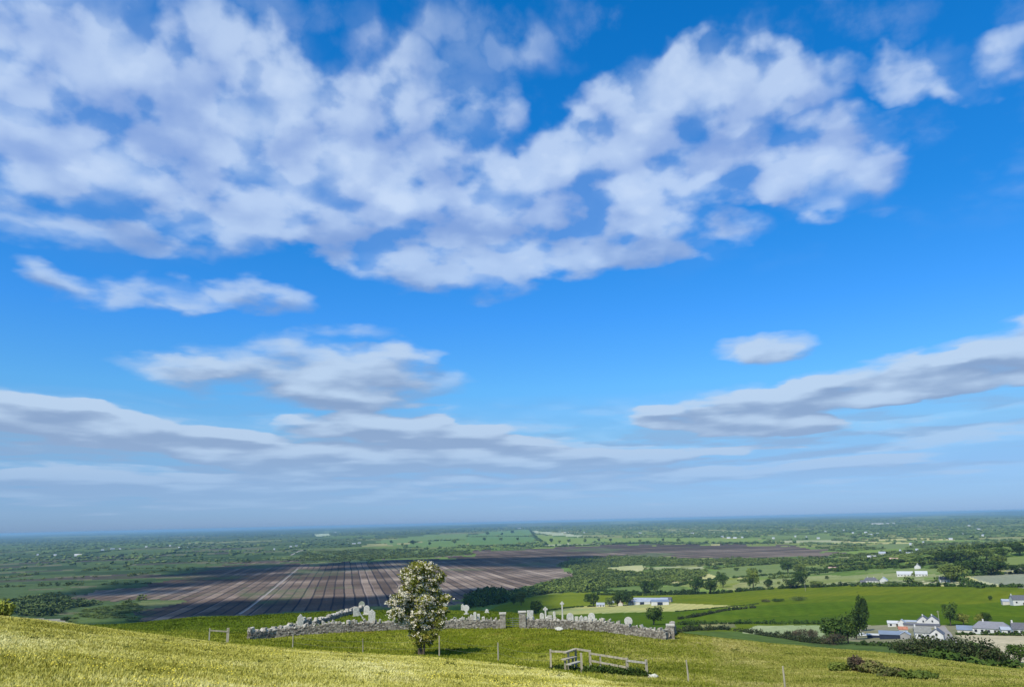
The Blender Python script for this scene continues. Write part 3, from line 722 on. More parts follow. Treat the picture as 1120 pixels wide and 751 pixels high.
# single trees of the middle distance: column, foot, height, width (photo pixels), kind, label
T1 = [
 (586,673,15,14,0,'round dark tree standing alone behind the graveyard gate gap'),
 (715,683,17,19,2,'dark two-lobed tree just behind the right end of the stone wall'),
 (570,662,14,10,1,'taller tree of the pair left of the green field behind the graveyard'),
 (562,661,10,9,0,'short bushy tree beside the taller one left of the green field behind the graveyard'),
 (649,663,14,15,0,'round tree at the left end of the grey shed farmyard'),
 (667,663,9,11,1,'low tree between the small cottage and the grey sheds'),
 (676,662,12,14,0,'dark tree close left of the grey farm sheds'),
 (686,662,12,12,2,'dark tree touching the grey farm sheds'),
 (706,649,13,13,0,'left tree of the pair directly above the grey shed roofs'),
 (717,649,13,13,2,'right tree of the pair directly above the grey shed roofs'),
 (761,648,15,15,0,'large round tree in the long hedge right of the grey shed farm'),
 (777,649,13,15,2,'broad dark tree in the long hedge just right of the large round one'),
 (791,642,14,11,0,'squarish dark tree above the long hedge at the edge of the pale field'),
 (824,643,19,15,1,'tallest tree of the long hedge, between two pale fields'),
 (840,643,9,9,0,'small dark tree in the long hedge right of the tallest one'),
 (865,643,9,15,2,'wide low tree in the hedge above the bright pasture'),
 (878,641,15,13,0,'upright dark tree in the hedge left of the white bungalow'),
 (892,642,6,11,1,'low bush-like tree in the hedge next to the upright dark tree'),
 (862,626,11,14,2,'dark tree left of the pink roofed sheds'),
 (876,627,9,12,1,'medium tree beside the pink roofed sheds'),
 (944,690,32,11,0,'tallest thin tree of the clump left of the farmyard on the right'),
 (937,699,27,19,0,'tall dark tree in the middle of the clump left of the farmyard'),
 (928,703,24,20,2,'rounded dark tree in front of the clump left of the farmyard'),
 (912,704,24,25,0,'broad dark tree forming the left edge of the clump by the farmyard'),
 (1040,684,19,13,2,'dark conical tree between the white farmhouse and the long bungalow'),
 (1054,683,10,11,5,'yellow green tree left behind the long grey roofed bungalow'),
 (1072,682,9,9,5,'small yellow green tree behind the bungalow roof'),
 (1079,682,10,9,0,'dark tree right behind the bungalow roof'),
 (1083,656,4,4,0,'tiny lone bush in the bright pasture near the right edge'),
 (1098,609,9,15,0,'dark tree on the upper knoll near the right edge'),
 (1116,607,9,14,2,'dark tree at the right edge beside the upper knoll'),
 (1080,612,10,16,1,'tree at the foot of the upper knoll'),
 (1094,622,12,12,1,'lone roundish tree on the slope of the lower knoll'),
 (1085,628,12,24,0,'wide dark tree at the top corner of the grey brown field'),
 (1066,627,13,22,2,'large tree left of the wide one above the grey brown field'),
 (1052,629,13,16,0,'tree left of the large one above the grey brown field'),
 (1041,636,15,20,1,'tree beside the lane at the left tip of the grey brown field'),
 (1118,627,8,18,0,'dark low tree at the right edge above the grey brown field'),
 (1031,616,10,16,2,'left tree of the wooded row below the upper knoll'),
 (1045,615,11,20,0,'middle tree of the wooded row below the upper knoll'),
 (1060,613,10,18,1,'right tree of the wooded row below the upper knoll'),
 (1116,724,15,19,0,'dark bushy tree cut by the right edge beside the straw field'),
]
for t in T1: tree(*t)

def bush(name, px, py, hpx, wpx, mat, label, cat='shrub', layer=at, seed=0, leaves=1400, size=.16, depth=.8, p=None, lean=None):
    p = p or layer(px, py); s = mpp(p); w, h = wpx * s, hpx * s; g = np.random.default_rng(500 + seed)
    L = [(0, 0, h * .42, w * .40, w * .4 * depth, h * .40)]
    for k in range(9):
        a = g.random() * 2 * pi; q = .16 + .24 * g.random()
        hh = h * (.3 + .42 * g.random()) * (1.15 - q)
        L.append((cos(a) * w * q, sin(a) * w * q * depth, hh, w * .2, w * .2 * depth, h * .22))
    V, F = leaf_quads(L, leaves, size, g, .45, .4)
    V[:, 2] = np.maximum(V[:, 2], 0.0) 
    root = empty(name, (p[0], p[1], p[2] - .05), 0, label, cat)
    mesh_obj('foliage', V, F, mat, root)
    st = []
    for k in range(7):
        a = g.random() * 6.28; st.append(tube([(cos(a) * w * .05, sin(a) * w * .05, -.2), (cos(a) * w * .15, sin(a) * w * .15, h * .35), (cos(a) * w * .25, sin(a) * w * .22, h * .7)], [.05, .035, .015], 4))
    V, F = cat_(st); mesh_obj('stem', V, F, BARK, root)
    return root
F_GORSE = foliage('gorse_leaf', (.075, .095, .025), (.11, .12, .035), 1.2, (.16, .12, .06))
F_PURP = foliage('purple_leaf', (.07, .045, .035), (.045, .06, .025), 1.0)
F_HEDGE = foliage('bramble_leaf', (.022, .036, .012), (.045, .062, .018), .5, (.055, .05, .025))
near_b = lambda px, py: near(px, py)
BU = [
 ('gorse_bush', 918,733,9,20, F_MID, 'low green bush at the left end of the scrub line on the brown slope', near_b, .12),
 ('dead_bush', 938,734,17,16, F_PURP, 'reddish brown half dead bush sticking out of the scrub line', near_b, .10),
 ('gorse_bush', 956,736,13,26, F_GORSE, 'olive gorse bush right of the reddish half dead bush', near_b, .12),
 ('gorse_bush', 979,740,10,26, F_GORSE, 'olive gorse bush with dry patches, third along the scrub line', near_b, .12),
 ('gorse_bush', 1005,742,9,32, F_MID, 'long low green bush at the right end of the scrub line on the slope', near_b, .12),
 ('thorn_bush', 877,698,12,17, F_PURP, 'purplish thorn bush on the far edge of the slope left of the clump', at, .22),
 ('thorn_bush', 866,697,8,16, F_HEDGE, 'low dark thorn bush left of the purplish one', at, .22),
 ('thorn_bush', 889,699,11,13, F_PURP, 'purplish thorn bush nearest the big tree clump', at, .22),
 ('thorn_bush', 913,705,13,26, F_PURP, 'purple brown thicket at the foot of the tree clump', at, .25),
 ('bramble_hedge', 993,716,17,30, F_HEDGE, 'dark rounded bush in front of the blue roofed shed', at, .22),
 ('bramble_hedge', 1018,719,23,40, F_HEDGE, 'big dark bush in front of the white farmhouse gable', at, .22),
 ('bramble_hedge', 1042,721,22,40, F_HEDGE, 'dark bush in the middle of the thick hedge before the straw field', at, .22),
 ('bramble_hedge', 1066,723,27,48, F_HEDGE, 'tallest dark bush of the thick hedge, in front of the straw field', at, .22),
 ('bramble_hedge', 1089,726,17,26, F_HEDGE, 'dark bush at the right end of the thick hedge before the straw field', at, .22),
 ('hillside_bush', 2,676,18,17, F_LIGHT, 'pale leafy bush peeping over the meadow at the left edge', None, .10),
 ('field_bush', 850,657.5,3.5,14, F_DARK, 'low dark scrub clump in the bright pasture', at, .3),
 ('field_bush', 838,658,3,10, F_GORSE, 'small brownish scrub patch in the bright pasture', at, .3),
 ('field_bush', 873,656.5,5,22, F_MID, 'larger green scrub clump in the bright pasture', at, .3),
 ('field_bush', 72,678,4,8, F_DARK, 'small dark bush beside the pale field below the hill', at, .4),
 ('field_bush', 51,682,4,6, F_DARK, 'lone dark bush in the pale field below the hill', at, .4),
]
for k, (nm, px, py, h, w, mt, lb, ly, sz) in enumerate(BU):
    if ly is None:
        a = az_of(px, 680); rr = 64.0; p = (rr * sin(a), rr * cos(a), float(terr(rr * sin(a), rr * cos(a)))); bush(nm, px, py, h, w, mt, lb, p=p, seed=k, leaves=1300, size=sz)
    else: bush(nm, px, py, h, w, mt, lb, layer=ly, seed=k, leaves=1500 if sz < .2 else 1300, size=sz * .9)

def hedge(px_pts, hm, wm, mat, label, name='hedgerow', dens=1.0, size=.35, kind=None, rmin=130.0, gap=.12, seed=None):
    P3 = [at(*q, rmin) for q in px_pts]; g = np.random.default_rng(int(px_pts[0][0] * 7 + px_pts[0][1]) if seed is None else seed)
    L = []
    for a, b in zip(P3[:-1], P3[1:]):
        ln = math.dist(a[:2], b[:2]); n = max(1, int(ln / (wm * .8)))
        for k in range(n):
            t = (k + g.random() * .6) / n
            if g.random() < gap: continue
            x = a[0] + (b[0] - a[0]) * t + g.normal() * wm * .12; y = a[1] + (b[1] - a[1]) * t + g.normal() * wm * .12
            h = hm * (.55 + .75 * g.random() ** 1.6)
            L.append((x, y, float(terr(x, y)) + h * .42, wm * (.45 + .3 * g.random()), wm * (.45 + .3 * g.random()), h * .55))
    if not L: return
    c = np.array(P3[0]); L = [(l[0] - c[0], l[1] - c[1], l[2] - c[2]) + l[3:] for l in L]
    V, F = leaf_quads(L, int(len(L) * 60 * dens), size, g, .4, .5)
    o = mesh_obj(name, V, F, mat); o.location = P3[0]
    tag(o, label, 'hedge' if kind is None else None, None, kind); return o
H = [
 ([(740,691.5),(760,689),(790,688),(815,691),(860,698),(905,704)], 2.5, 2.2, F_HEDGE, 'scrubby dark hedge along the lip of the slope right of the wall end'),
 ([(742,683),(760,682.5),(790,682),(830,681.5),(870,682),(905,682),(940,683)], 2.4, 2.2, F_DARK, 'dark straight hedge under the big bright pasture, left part'),
 ([(742,677),(765,673.5),(790,668),(808,666),(826,664.5)], 2.2, 2.0, F_HEDGE, 'curving field bank running up behind the wall end'),
 ([(740,668.5),(770,666),(800,663),(830,660)], .7, 1.2, F_DARK, 'thin low hedge between the hay field and the bright pasture'),
 ([(655,650),(700,651),(745,650),(780,649),(820,645.5),(870,642.5),(930,640)], 4.0, 4, F_DARK, 'long dark hedge with trees across the middle of the farmland'),
 ([(930,640.5),(980,641),(1030,641),(1080,641.5),(1120,642)], 3.4, 4, F_DARK, 'bushy hedge along the top of the bright pasture on the right'),
 ([(1045,694),(1070,694),(1095,694.5),(1125,695)], 1.6, 1.4, F_DARK, 'clipped dark hedge in front of the long bungalow'),
 ([(938,705),(970,706),(1000,711),(1030,722),(1075,727),(1120,733)], 1.5, 2.2, F_DARK, 'low green bank along the far edge of the brown slope'),
 ([(600,667),(625,664),(650,663)], 1.3, 2.0, F_DARK, 'thin dark hedge at the left tip of the hay field'),
 ([(655,646),(690,648),(730,648.5),(760,646)], 3, 4, F_DARK, 'hedge above the grey shed farm'),
 ([(738,641),(760,636),(800,632),(850,628),(905,626)], 4, 5, F_DARK, 'dark treed hedge above the pale fields in the middle'),
 ([(905,616),(940,617),(980,617.5),(1020,616)], 7, 9, F_DARK, 'dark line of trees in front of the scattered farms'),
 ([(880,624),(920,624.5),(960,621),(1010,620)], 5, 6, F_DARK, 'dark hedge between the pink roofed sheds and the white farms'),
 ([(1024,634),(1045,634),(1062,639),(1075,643)], 5, 5, F_DARK, 'dark hedge following the lane beside the grey brown field'),
 ([(1050,608),(1068,601.5),(1085,598),(1105,597),(1120,600)], 6, 7, F_DARK, 'hedge along the skyline of the upper knoll'),
 ([(1035,631.5),(1060,629.5),(1095,628),(1120,625.5)], 3, 4, F_DARK, 'hedge at the top of the grey brown field'),
 ([(510,586.5),(540,586),(583,586.5)], 5, 8, F_DARK, 'dark hedge splitting the two light green fields beyond the bog'),
 ([(579,578.5),(586,588),(598,596)], 8, 12, F_DARK, 'dark hedge sloping between the green fields beyond the bog'),
 ([(505,597.5),(550,597),(600,598),(650,596)], 9, 16, F_DARK, 'dark shelter belt along the far side of the bog, left part'),
 ([(650,596),(700,594),(760,594.5),(850,594)], 7, 14, F_DARK, 'dark shelter belt along the far side of the bog, right part'),
]
for h in H: hedge(*h, dens=1.2 if h[1] < 3 else 1.6, size=.35 if h[1] < 3 else .8 if h[1] < 6 else 1.6)

# ------------------------------------------------------------------ woods and hedgerows of the plain (stuff)
def ico(sub=0):
    t = (1 + 5 ** .5) / 2
    v = np.array([(-1,t,0),(1,t,0),(-1,-t,0),(1,-t,0),(0,-1,t),(0,1,t),(0,-1,-t),(0,1,-t),(t,0,-1),(t,0,1),(-t,0,-1),(-t,0,1)], float); v /= np.linalg.norm(v[0])
    f = [(0,11,5),(0,5,1),(0,1,7),(0,7,10),(0,10,11),(1,5,9),(5,11,4),(11,10,2),(10,7,6),(7,1,8),(3,9,4),(3,4,2),(3,2,6),(3,6,8),(3,8,9),(4,9,5),(2,4,11),(6,2,10),(8,6,7),(9,8,1)]
    return v, np.array(f)
IV, IF = ico()
def scatter(name, X, Y, Hh, Wd, mat, label, near_leaf=False, sink=.1):
    n = len(X)
    if n == 0: return
    Z = terr(X, Y); g = np.random.default_rng(n)
    if near_leaf:
        K = 46; protos = []
        for k in range(10):
            L = lumps_for(1, 1, 1, g, 6, .05); V, F = leaf_quads(L, K, .14, g, .5, .5); protos.append(V)
        protos = np.array(protos); k = g.integers(0, 10, n); B = protos[k]
        F0 = np.arange(4 * K).reshape(-1, 4)
    else:
        protos = []
        for k in range(14):
            v = IV * (1 + .32 * g.normal(size=(12, 1)) * .8); v = v * .5 + np.array([0, 0, .45]); protos.append(v)
        protos = np.array(protos); k = g.integers(0, 14, n); B = protos[k]; F0 = IF
    a = g.random(n) * 6.28; ca, sa = np.cos(a)[:, None], np.sin(a)[:, None]
    x = (B[:, :, 0] * ca - B[:, :, 1] * sa) * Wd[:, None] + X[:, None]; y = (B[:, :, 0] * sa + B[:, :, 1] * ca) * Wd[:, None] + Y[:, None]
    z = B[:, :, 2] * Hh[:, None] + Z[:, None] - sink * Hh[:, None]
    V = np.stack([x, y, z], -1).reshape(-1, 3); F = (F0[None] + (np.arange(n) * B.shape[1])[:, None, None]).reshape(-1, F0.shape[1])
    o = mesh_obj(name, V, F, mat, kind='stuff'); o['label'] = label
    print(name, n, len(F)); return o
def allowed(X, Y):
    px, py = proj(X, Y, terr(X, Y)); ok = (px > -70) & (px < 1190)
    for p in BOG + [f['poly'] for f in FIELDS]: ok &= ~inpoly(px, py, p)
    return ok, px, py
g = np.random.default_rng(5)
TX, TY, TH, TW = [], [], [], []
for k, (poly, cx, cy) in enumerate(LEAVES):
    d = math.hypot(cx, cy)
    if d > 14000 or cy < 300 or abs(cx) > cy * .95 + 400: continue
    px, _ = proj(cx, cy, 0.0); right = min(1, max(0, (px - 380) / 300))
    step = 8.5 + max(0, d - 1500) * .0035; hs = 5.5 if d < 3000 else 8
    n = len(poly); dark = leafcol[k][1] < .1
    for i in range(n):
        p, q = poly[i], poly[(i + 1) % n]; ln = math.dist(p, q)
        if g.random() > .35 + .5 * right: continue
        m_ = int(ln / step)
        if m_ < 1: continue
        t = (np.arange(m_) + g.random(m_)) / m_; keep = g.random(m_) < (.55 + .35 * g.random()); t = t[keep]
        TX.append(p[0] + (q[0] - p[0]) * t + g.normal(size=len(t)) * 2); TY.append(p[1] + (q[1] - p[1]) * t + g.normal(size=len(t)) * 2)
        TH.append(hs * (.45 + g.random(len(t)) ** 1.5 * 1.3)); TW.append(step * (.8 + .6 * g.random(len(t))))
    if dark:
        xs = [p[0] for p in poly]; ys = [p[1] for p in poly]; A = (max(xs) - min(xs)) * (max(ys) - min(ys))
        sp = 11 + max(0, d - 1500) * .005; fill = .8 if d > 3500 else (.5 + .25 * right)
        m_ = int(A / sp / sp * fill * .75); m_ = min(m_, 6000)
        X = g.uniform(min(xs), max(xs), m_); Y = g.uniform(min(ys), max(ys), m_)
        kk = inpoly(X, Y, poly) & (fbm(X / 260, Y / 160, 4) > (.40 if px > 420 else .50)); X, Y = X[kk], Y[kk]
        TX.append(X); TY.append(Y); hh = (7 if right > .3 or d > 3500 else 4.0)
        TH.append(hh * (.5 + .8 * g.random(len(X)))); TW.append(sp * (.75 + .6 * g.random(len(X))))
TX, TY, TH, TW = map(np.concatenate, (TX, TY, TH, TW))
ok, px_, py_ = allowed(TX, TY); r_ = np.hypot(TX, TY); ok &= (r_ > 650)
# keep the ground close behind the graveyard open: its trees are built one by one
ok &= ~((py_ > 640) & (px_ > 560)) & ~((r_ < 1050) & (px_ < 560))
TX, TY, TH, TW, r_, px_ = (q[ok] for q in (TX, TY, TH, TW, r_, px_))
nr = r_ < 2600
scatter('hedgerow_trees', TX[nr], TY[nr], TH[nr], TW[nr], F_MID, 'uncountable small trees and bushes of the hedges across the farmland', True)
fl = (~nr) & (px_ < 520); fr_ = (~nr) & (px_ >= 520)
scatter('far_woodland', TX[fl], TY[fl], TH[fl], TW[fl], F_FAR, 'dark woods and thickets far out on the left side of the plain')
scatter('far_woodland', TX[fr_], TY[fr_], TH[fr_], TW[fr_], F_FAR, 'dark woods and hedges far out on the right side of the plain')

# wooded bands seen nearer: outline in the photograph, tree height, spacing
WOODS = [
 ('woodland', [(508,663),(520,652),(535,648),(552,652),(556,658),(545,661),(530,664),(510,665)], 13, 7, F_DARK, 'dark rounded copse at the near edge of the bog behind the graveyard'),
 ('woodland', [(552,659),(560,650),(590,644),(600,640),(650,637),(665,641),(655,648),(620,647.5),(585,651),(565,657)], 9, 8, F_MID, 'belt of trees along the right edge of the bog'),
 ('woodland', [(600,636),(630,632),(626,622),(612,618),(640,611),(700,609),(760,612),(860,611.5),(900,611),(905,617),(800,617.5),(770,618),(706,619),(700,617.5),(664,620),(675,625),(700,627),(740,622),(775,625),(770,631),(735,639),(660,643),(630,640)], 6, 9, F_MID, 'wide band of scrubby woodland between the bog and the pale fields'),
 ('plantation', [(6,671),(8,661),(30,658),(75,657.5),(78,664),(70,668),(65,673),(35,674.5)], 10, 8, F_FAR, 'dark blue green conifer plantation left below the hill'),
 ('plantation', [(75,658),(110,659),(112,661.5),(90,665),(74,667)], 7, 9, F_FAR, 'thin dark tongue of trees right of the conifer plantation'),
 ('scrubland', [(72,677),(100,665),(145,660),(160,664),(148,674),(155,682),(120,690),(80,690)], 2.2, 9, F_MID, 'pale green scrub at the near left corner of the bog'),
 ('woodland', [(885,626),(905,620),(900,613),(960,605),(1020,600),(1050,606),(1045,622),(1000,619),(960,618),(930,622)], 5.5, 19, F_MID, 'loose trees and hedges around the scattered farms on the right'),
 ('woodland', [(940,640),(955,632),(1030,634),(1040,640)], 2.5, 22, F_MID, 'garden bushes around the white bungalows'),
 ('scrubland', [(330,614),(390,612),(470,609),(520,606),(505,601),(400,600),(330,604)], 4.5, 16, F_MID, 'dark green scrub along the far edge of the striped bog'),
]
for nm, poly, hm, sp, mt, lb in WOODS:
    P3 = np.array([at(*q) for q in poly]); x0, y0 = P3[:, 0].min(), P3[:, 1].min(); x1, y1 = P3[:, 0].max(), P3[:, 1].max()
    m_ = min(9000, int((x1 - x0) * (y1 - y0) / sp / sp)); X = g.uniform(x0, x1, m_); Y = g.uniform(y0, y1, m_)
    px, py = proj(X, Y, terr(X, Y)); k = inpoly(px, py, poly) & (np.hypot(X, Y) > 150)
    if 'loose' in lb or 'scrub' in lb: k &= fbm(X / 40, Y / 40, 3) > .42
    if 'loose' in lb or 'band' in lb:
        for f in FIELDS: k &= ~inpoly(px, py, f['poly'])
    X, Y = X[k], Y[k]
    scatter(nm, X, Y, hm * (.6 + .6 * g.random(len(X))), sp * (.9 + .7 * g.random(len(X))), mt, lb, True)

# lone trees dotted over the pale fields
DOTS = [(530,591,3,4),(548,591,3,4),(566,591,3,3),(533,584.5,3,4),(549,585,2.5,3),(603,593,4,4),(612,594,3,3),(622,593,3,4),(640,593,4,4),(655,592,3,3),(668,592,3,3),(700,593,3,4),(725,592,3,3),(742,593,4,5),(428,594,3,4),
        (452,595,4,6),(440,597,3,3),(470,596,3,3),(497,594,4,5),(560,583,3,4),(820,641,4,4),(852,639,3,3),(870,636,3,4),(842,633,3,4),(905,633,3,4),(947,624,3,4),(1000,630,3,4),(762,629,3,5),(786,628,3,4),(806,624,3,5),(832,626,3,4)]
for k, (px, py, h, w) in enumerate(DOTS):
    wh = 'scattered over the green fields beyond the left half of the bog' if px < 575 and py < 600 else 'dotted along the narrow green strip beyond the right half of the bog' if py < 600 else 'standing among the pale fields in the right middle distance'
    tree(px, py, h * 1.1, w, k % 5, 'tiny dark tree ' + wh, group='tiny trees ' + wh)

# ------------------------------------------------------------------ buildings
WHITE = simple('white_render', (.58, .57, .54), rough=.85, var=.12, scale=.6)
CREAM = simple('cream_render', (.55, .52, .45), rough=.85, var=.1, scale=.6)
GREYW = simple('grey_block', (.30, .29, .27), rough=.9, var=.15, scale=.8)
SLATE = simple('slate_roof', (.105, .105, .115), rough=.55, var=.18, scale=1.5, spec=.3)
BLUER = simple('blue_grey_sheeting', (.17, .21, .27), rough=.45, var=.1, scale=.4, spec=.4)
GREYR = simple('pale_grey_sheeting', (.33, .36, .40), rough=.45, var=.12, scale=.3, spec=.4)
NAVY = simple('dark_navy_cladding', (.022, .03, .055), rough=.6, var=.15, scale=.5)
RUST = simple('rusty_red_roof', (.36, .15, .09), rough=.8, var=.25, scale=1.0)
PINK = simple('faded_pink_roof', (.50, .33, .27), rough=.8, var=.12, scale=.6)
GLASS = simple('dark_window_glass', (.03, .035, .045), rough=.15, var=.1, spec=.6)
DOORM = simple('dark_door_paint', (.06, .05, .04), rough=.5)
STONEG = simple('pale_ruined_stone', (.42, .39, .33), rough=.95, var=.25, scale=1.6)
def house(px, py, w, d, h, ang, label, wall=WHITE, roof=SLATE, pitch=38, chim=2, win=3, door=True, name='house', cat='house', p=None, hip=0.0, group=None, gable_win=False, overhang=.25, big_door=None):
    """w along the ridge (local X), d across, eaves height h; ang = how far the long side is turned from facing the viewer (degrees)"""
    p = p or at(px, py); a = math.atan2(p[0], p[1]); root = empty(name, (p[0], p[1], p[2] - .1), -a + radians(ang), label, cat, group)
    rh = d / 2 * tan(radians(pitch)); x, y = w / 2, d / 2
    V = [(-x,-y,-1.2),(x,-y,-1.2),(x,y,-1.2),(-x,y,-1.2),(-x,-y,h),(x,-y,h),(x,y,h),(-x,y,h)]
    F4 = [(0,1,5,4),(1,2,6,5),(2,3,7,6),(3,0,4,7)]; F3 = []
    if hip < .1: V += [(-x,0,h+rh),(x,0,h+rh)]; F3 = [(5,6,9),(7,4,8)]
    mesh_obj('wall', np.array(V), [np.array(F4)] + ([np.array(F3)] if F3 else []), wall, root)
    o_ = overhang; hx = hip * d / 2; k = o_ * tan(radians(pitch)); t = .14
    top = [(-x-o_,-y-o_,h-k+.05),(x+o_,-y-o_,h-k+.05),(x+o_,y+o_,h-k+.05),(-x-o_,y+o_,h-k+.05),(-x-o_+hx,0,h+rh+.05),(x+o_-hx,0,h+rh+.05)]
    V = np.array(top + [(q[0],q[1],q[2]+t) for q in top])
    F4 = [(6,7,11,10),(8,9,10,11),(0,4,5,1),(2,5,4,3),(0,1,7,6),(2,3,9,8)]; F3 = []
    if hip < .1: F4 += [(1,5,11,7),(5,2,8,11),(3,4,10,9),(4,0,6,10)]
    else: F4 += [(1,2,8,7),(3,0,6,9)]; F3 = [(7,8,11),(9,6,10),(1,5,2),(3,4,0)]
    rf = mesh_obj('roof', V, [np.array(F4)] + ([np.array(F3)] if F3 else []), roof, root)
    for c in range(chim):
        cx = (-x + .5) if c == 0 else (x - .5)
        if hip > .1: cx *= .45
        v, f = box((cx, 0, h + rh + .35), (.6, .6, 1.5)); mesh_obj('chimney', v, f, wall, rf)
    if math.hypot(p[0], p[1]) < 1600: root.scale = (.84, .84, .86)
    n = win + (1 if door else 0)
    for i in range(n):
        cx = -x + (i + .5) * w / n
        if door and i == n // 2: v, f = box((cx, -y - .02, 1.0), (1.0, .1, 2.1)); mesh_obj('door', v, f, DOORM, root)
        else: v, f = box((cx, -y - .02, h * .55), (1.15, .1, 1.15)); mesh_obj('window', v, f, GLASS, root)
    if gable_win:
        for s in (-1, 1):
            v, f = box((s * x, 0, h * .95), (.1, .9, 1.1)); mesh_obj('window', v, f, GLASS, root)
    if big_door:
        v, f = box((0, -y - .03, h * .45), (w * big_door, .1, h * .86)); mesh_obj('door', v, f, NAVY, root)
    return root
# farm on the right (distances come out of the real slope)
house(1010,697.5, 7,5.2,2.9, 6,'white farmhouse with grey roof and two dark windows behind the big bush', roof=simple('weathered_grey_roof',(.20,.20,.18),var=.2,scale=1.5), win=2, door=False, chim=1)
house(1026,700, 6,5.2,3.0, 84,'white gabled cottage end next to the farmhouse', roof=SLATE, win=1, door=False, chim=1, gable_win=True)
house(1011,684, 7,7.0,3.2, 86,'left white gabled house of the pair at the back of the farm', win=0, door=False, chim=1, gable_win=True)
house(1021,684, 7,7.0,3.2, 86,'right white gabled house of the pair at the back of the farm', win=0, door=False, chim=1, gable_win=True)
house(1008,686, 19,4,1.7, 0,'long low dark roofed shed in front of the two white gables', wall=GREYW, roof=SLATE, pitch=20, win=0, door=False, chim=0, name='shed', cat='shed')
house(975.5,698, 10.5,6,2.3, 0,'shed with blue grey roof and dark navy open front', wall=NAVY, roof=BLUER, pitch=22, win=0, door=False, chim=0, name='shed', cat='shed', big_door=.7)
house(991,698.5, 4,4.2,2.2, 84,'small grey gabled shed beside the blue roofed shed', wall=GREYW, roof=GREYR, pitch=30, win=0, door=False, chim=0, name='shed', cat='shed')
house(988,691, 4.5,4,1.8, 5,'small shed with rusty orange roof', wall=CREAM, roof=RUST, pitch=30, win=0, door=False, chim=0, name='shed', cat='shed')
house(957,697, 7,3.5,1.5, 0,'low dark shed with a light roof left of the blue roofed shed', wall=NAVY, roof=simple('light_sheeting',(.45,.46,.46)), pitch=14, win=0, door=False, chim=0, name='shed', cat='shed')
house(978,684.5, 7,4,2.1, 0,'whitewashed outhouse at the left of the farm yard', win=1, door=True, chim=0, pitch=30, roof=simple('light_sheeting',(.45,.46,.46)), name='outhouse', cat='outhouse')
house(987,685, 3,4,2.8, 80,'narrow white gabled outhouse left of the pair of gables', win=0, door=False, chim=0, roof=GREYR, name='outhouse', cat='outhouse')
house(998,682, 8,4,1.6, 0,'low pale walled shed behind the farm yard', wall=CREAM, roof=GREYR, win=0, door=False, chim=0, pitch=18, name='shed', cat='shed')
house(1086,692, 16,8,2.6, -4,'long white bungalow with a hipped grey slate roof', roof=simple('slate_light',(.20,.20,.215),rough=.5,var=.1,scale=1.2), win=5, hip=.8, chim=1, name='bungalow', cat='bungalow', pitch=33)
house(1060,692, 10,6,1.9, 0,'low wing with a blue grey roof left of the long bungalow', wall=CREAM, roof=BLUER, win=0, door=False, chim=0, pitch=28, name='shed', cat='shed')
house(1103,692.5, 6,4.5,2.0, 10,'small white outbuilding right of the long bungalow', win=1, chim=0, door=False, name='outhouse', cat='outhouse', roof=GREYR, pitch=24)
house(1120,693, 9,6,2.5, 8,'white house with dark roof cut by the right edge', win=3, name='bungalow', cat='bungalow')
house(1118,661, 14,7,4, 20,'white farmhouse cut by the right edge above the pasture', win=2)
house(1106,660.5, 12,6,2.5, 10,'pale grey shed beside the farmhouse at the right edge', wall=CREAM, roof=GREYR, win=0, door=False, chim=0, pitch=22, name='shed', cat='shed')
# ruined stone gable and lane
p = at(1033, 702)
# grey shed farm
house(712,659, 38,14,3.6, -6,'largest grey blue roofed farm shed of the middle farm', wall=GREYW, roof=GREYR, pitch=15, win=0, door=False, chim=0, name='farm_shed', cat='shed', big_door=.3)
house(702,660.5, 18,9,3.2, 4,'white walled shed at the front of the middle farm', wall=WHITE, roof=GREYR, pitch=18, win=0, door=False, chim=0, name='farm_shed', cat='shed', big_door=.25)
house(722,661, 18,10,3.6, 0,'pale blue roofed shed at the right front of the middle farm', wall=WHITE, roof=BLUER, pitch=18, win=0, door=False, chim=0, name='farm_shed', cat='shed', big_door=.3)
house(729,658, 12,9,3.2, -10,'dark slate roofed shed at the right end of the middle farm', wall=GREYW, roof=SLATE, pitch=24, win=0, door=False, chim=0, name='farm_shed', cat='shed')
house(692,661, 9,7,2.8, 10,'small white cottage at the left end of the grey sheds', win=2, chim=1)
house(679,662, 6,5,2.6, 84,'small cottage with a brownish red roof behind the dark trees', roof=RUST, win=1, chim=1, door=False, wall=CREAM)
house(657,663, 9,5,2.2, 0,'white low cottage beside the round tree left of the sheds', win=2, chim=1, roof=GREYR)
house(668,660, 8,5,2.2, 0,'pale cottage half hidden by trees left of the sheds', win=2, chim=1, wall=CREAM, roof=GREYR)
# further right-hand houses
house(953,637, 17,9,3.0, 0,'white bungalow with dark slate roof above the bright pasture', win=4, hip=.8, name='bungalow', cat='bungalow')
house(967,637, 9,9,3.4, 84,'white gabled house right beside the dark roofed bungalow', win=1, door=False, chim=1, roof=GREYR)
house(944,638, 6,5,2.4, 10,'small garage left of the dark roofed bungalow', win=1, door=False, chim=0, name='garage', cat='garage', wall=CREAM)
house(990,629.5, 19,9,2.4, 0,'long white farm building with pale roof, left of a pair', win=4, chim=0, roof=simple('light_sheeting',(.45,.46,.46)), name='farm_building', cat='barn')
house(1008,629.5, 14,9,2.6, 0,'white farm building with pale roof, right of a pair', win=3, chim=0, roof=simple('light_sheeting',(.45,.46,.46)), name='farm_building', cat='barn')
house(1004,621.5, 8,8,3.2, 84,'tall white gabled house behind the long farm buildings', win=1, door=False)
house(1033,636, 10,7,3.0, 12,'small white house beside the lane near the grey brown field', win=2)
house(911,622.5, 14,9,2.6, 0,'shed with a faded pink roof among the hedges', wall=CREAM, roof=PINK, win=0, chim=0, door=False, pitch=20, name='shed', cat='shed')
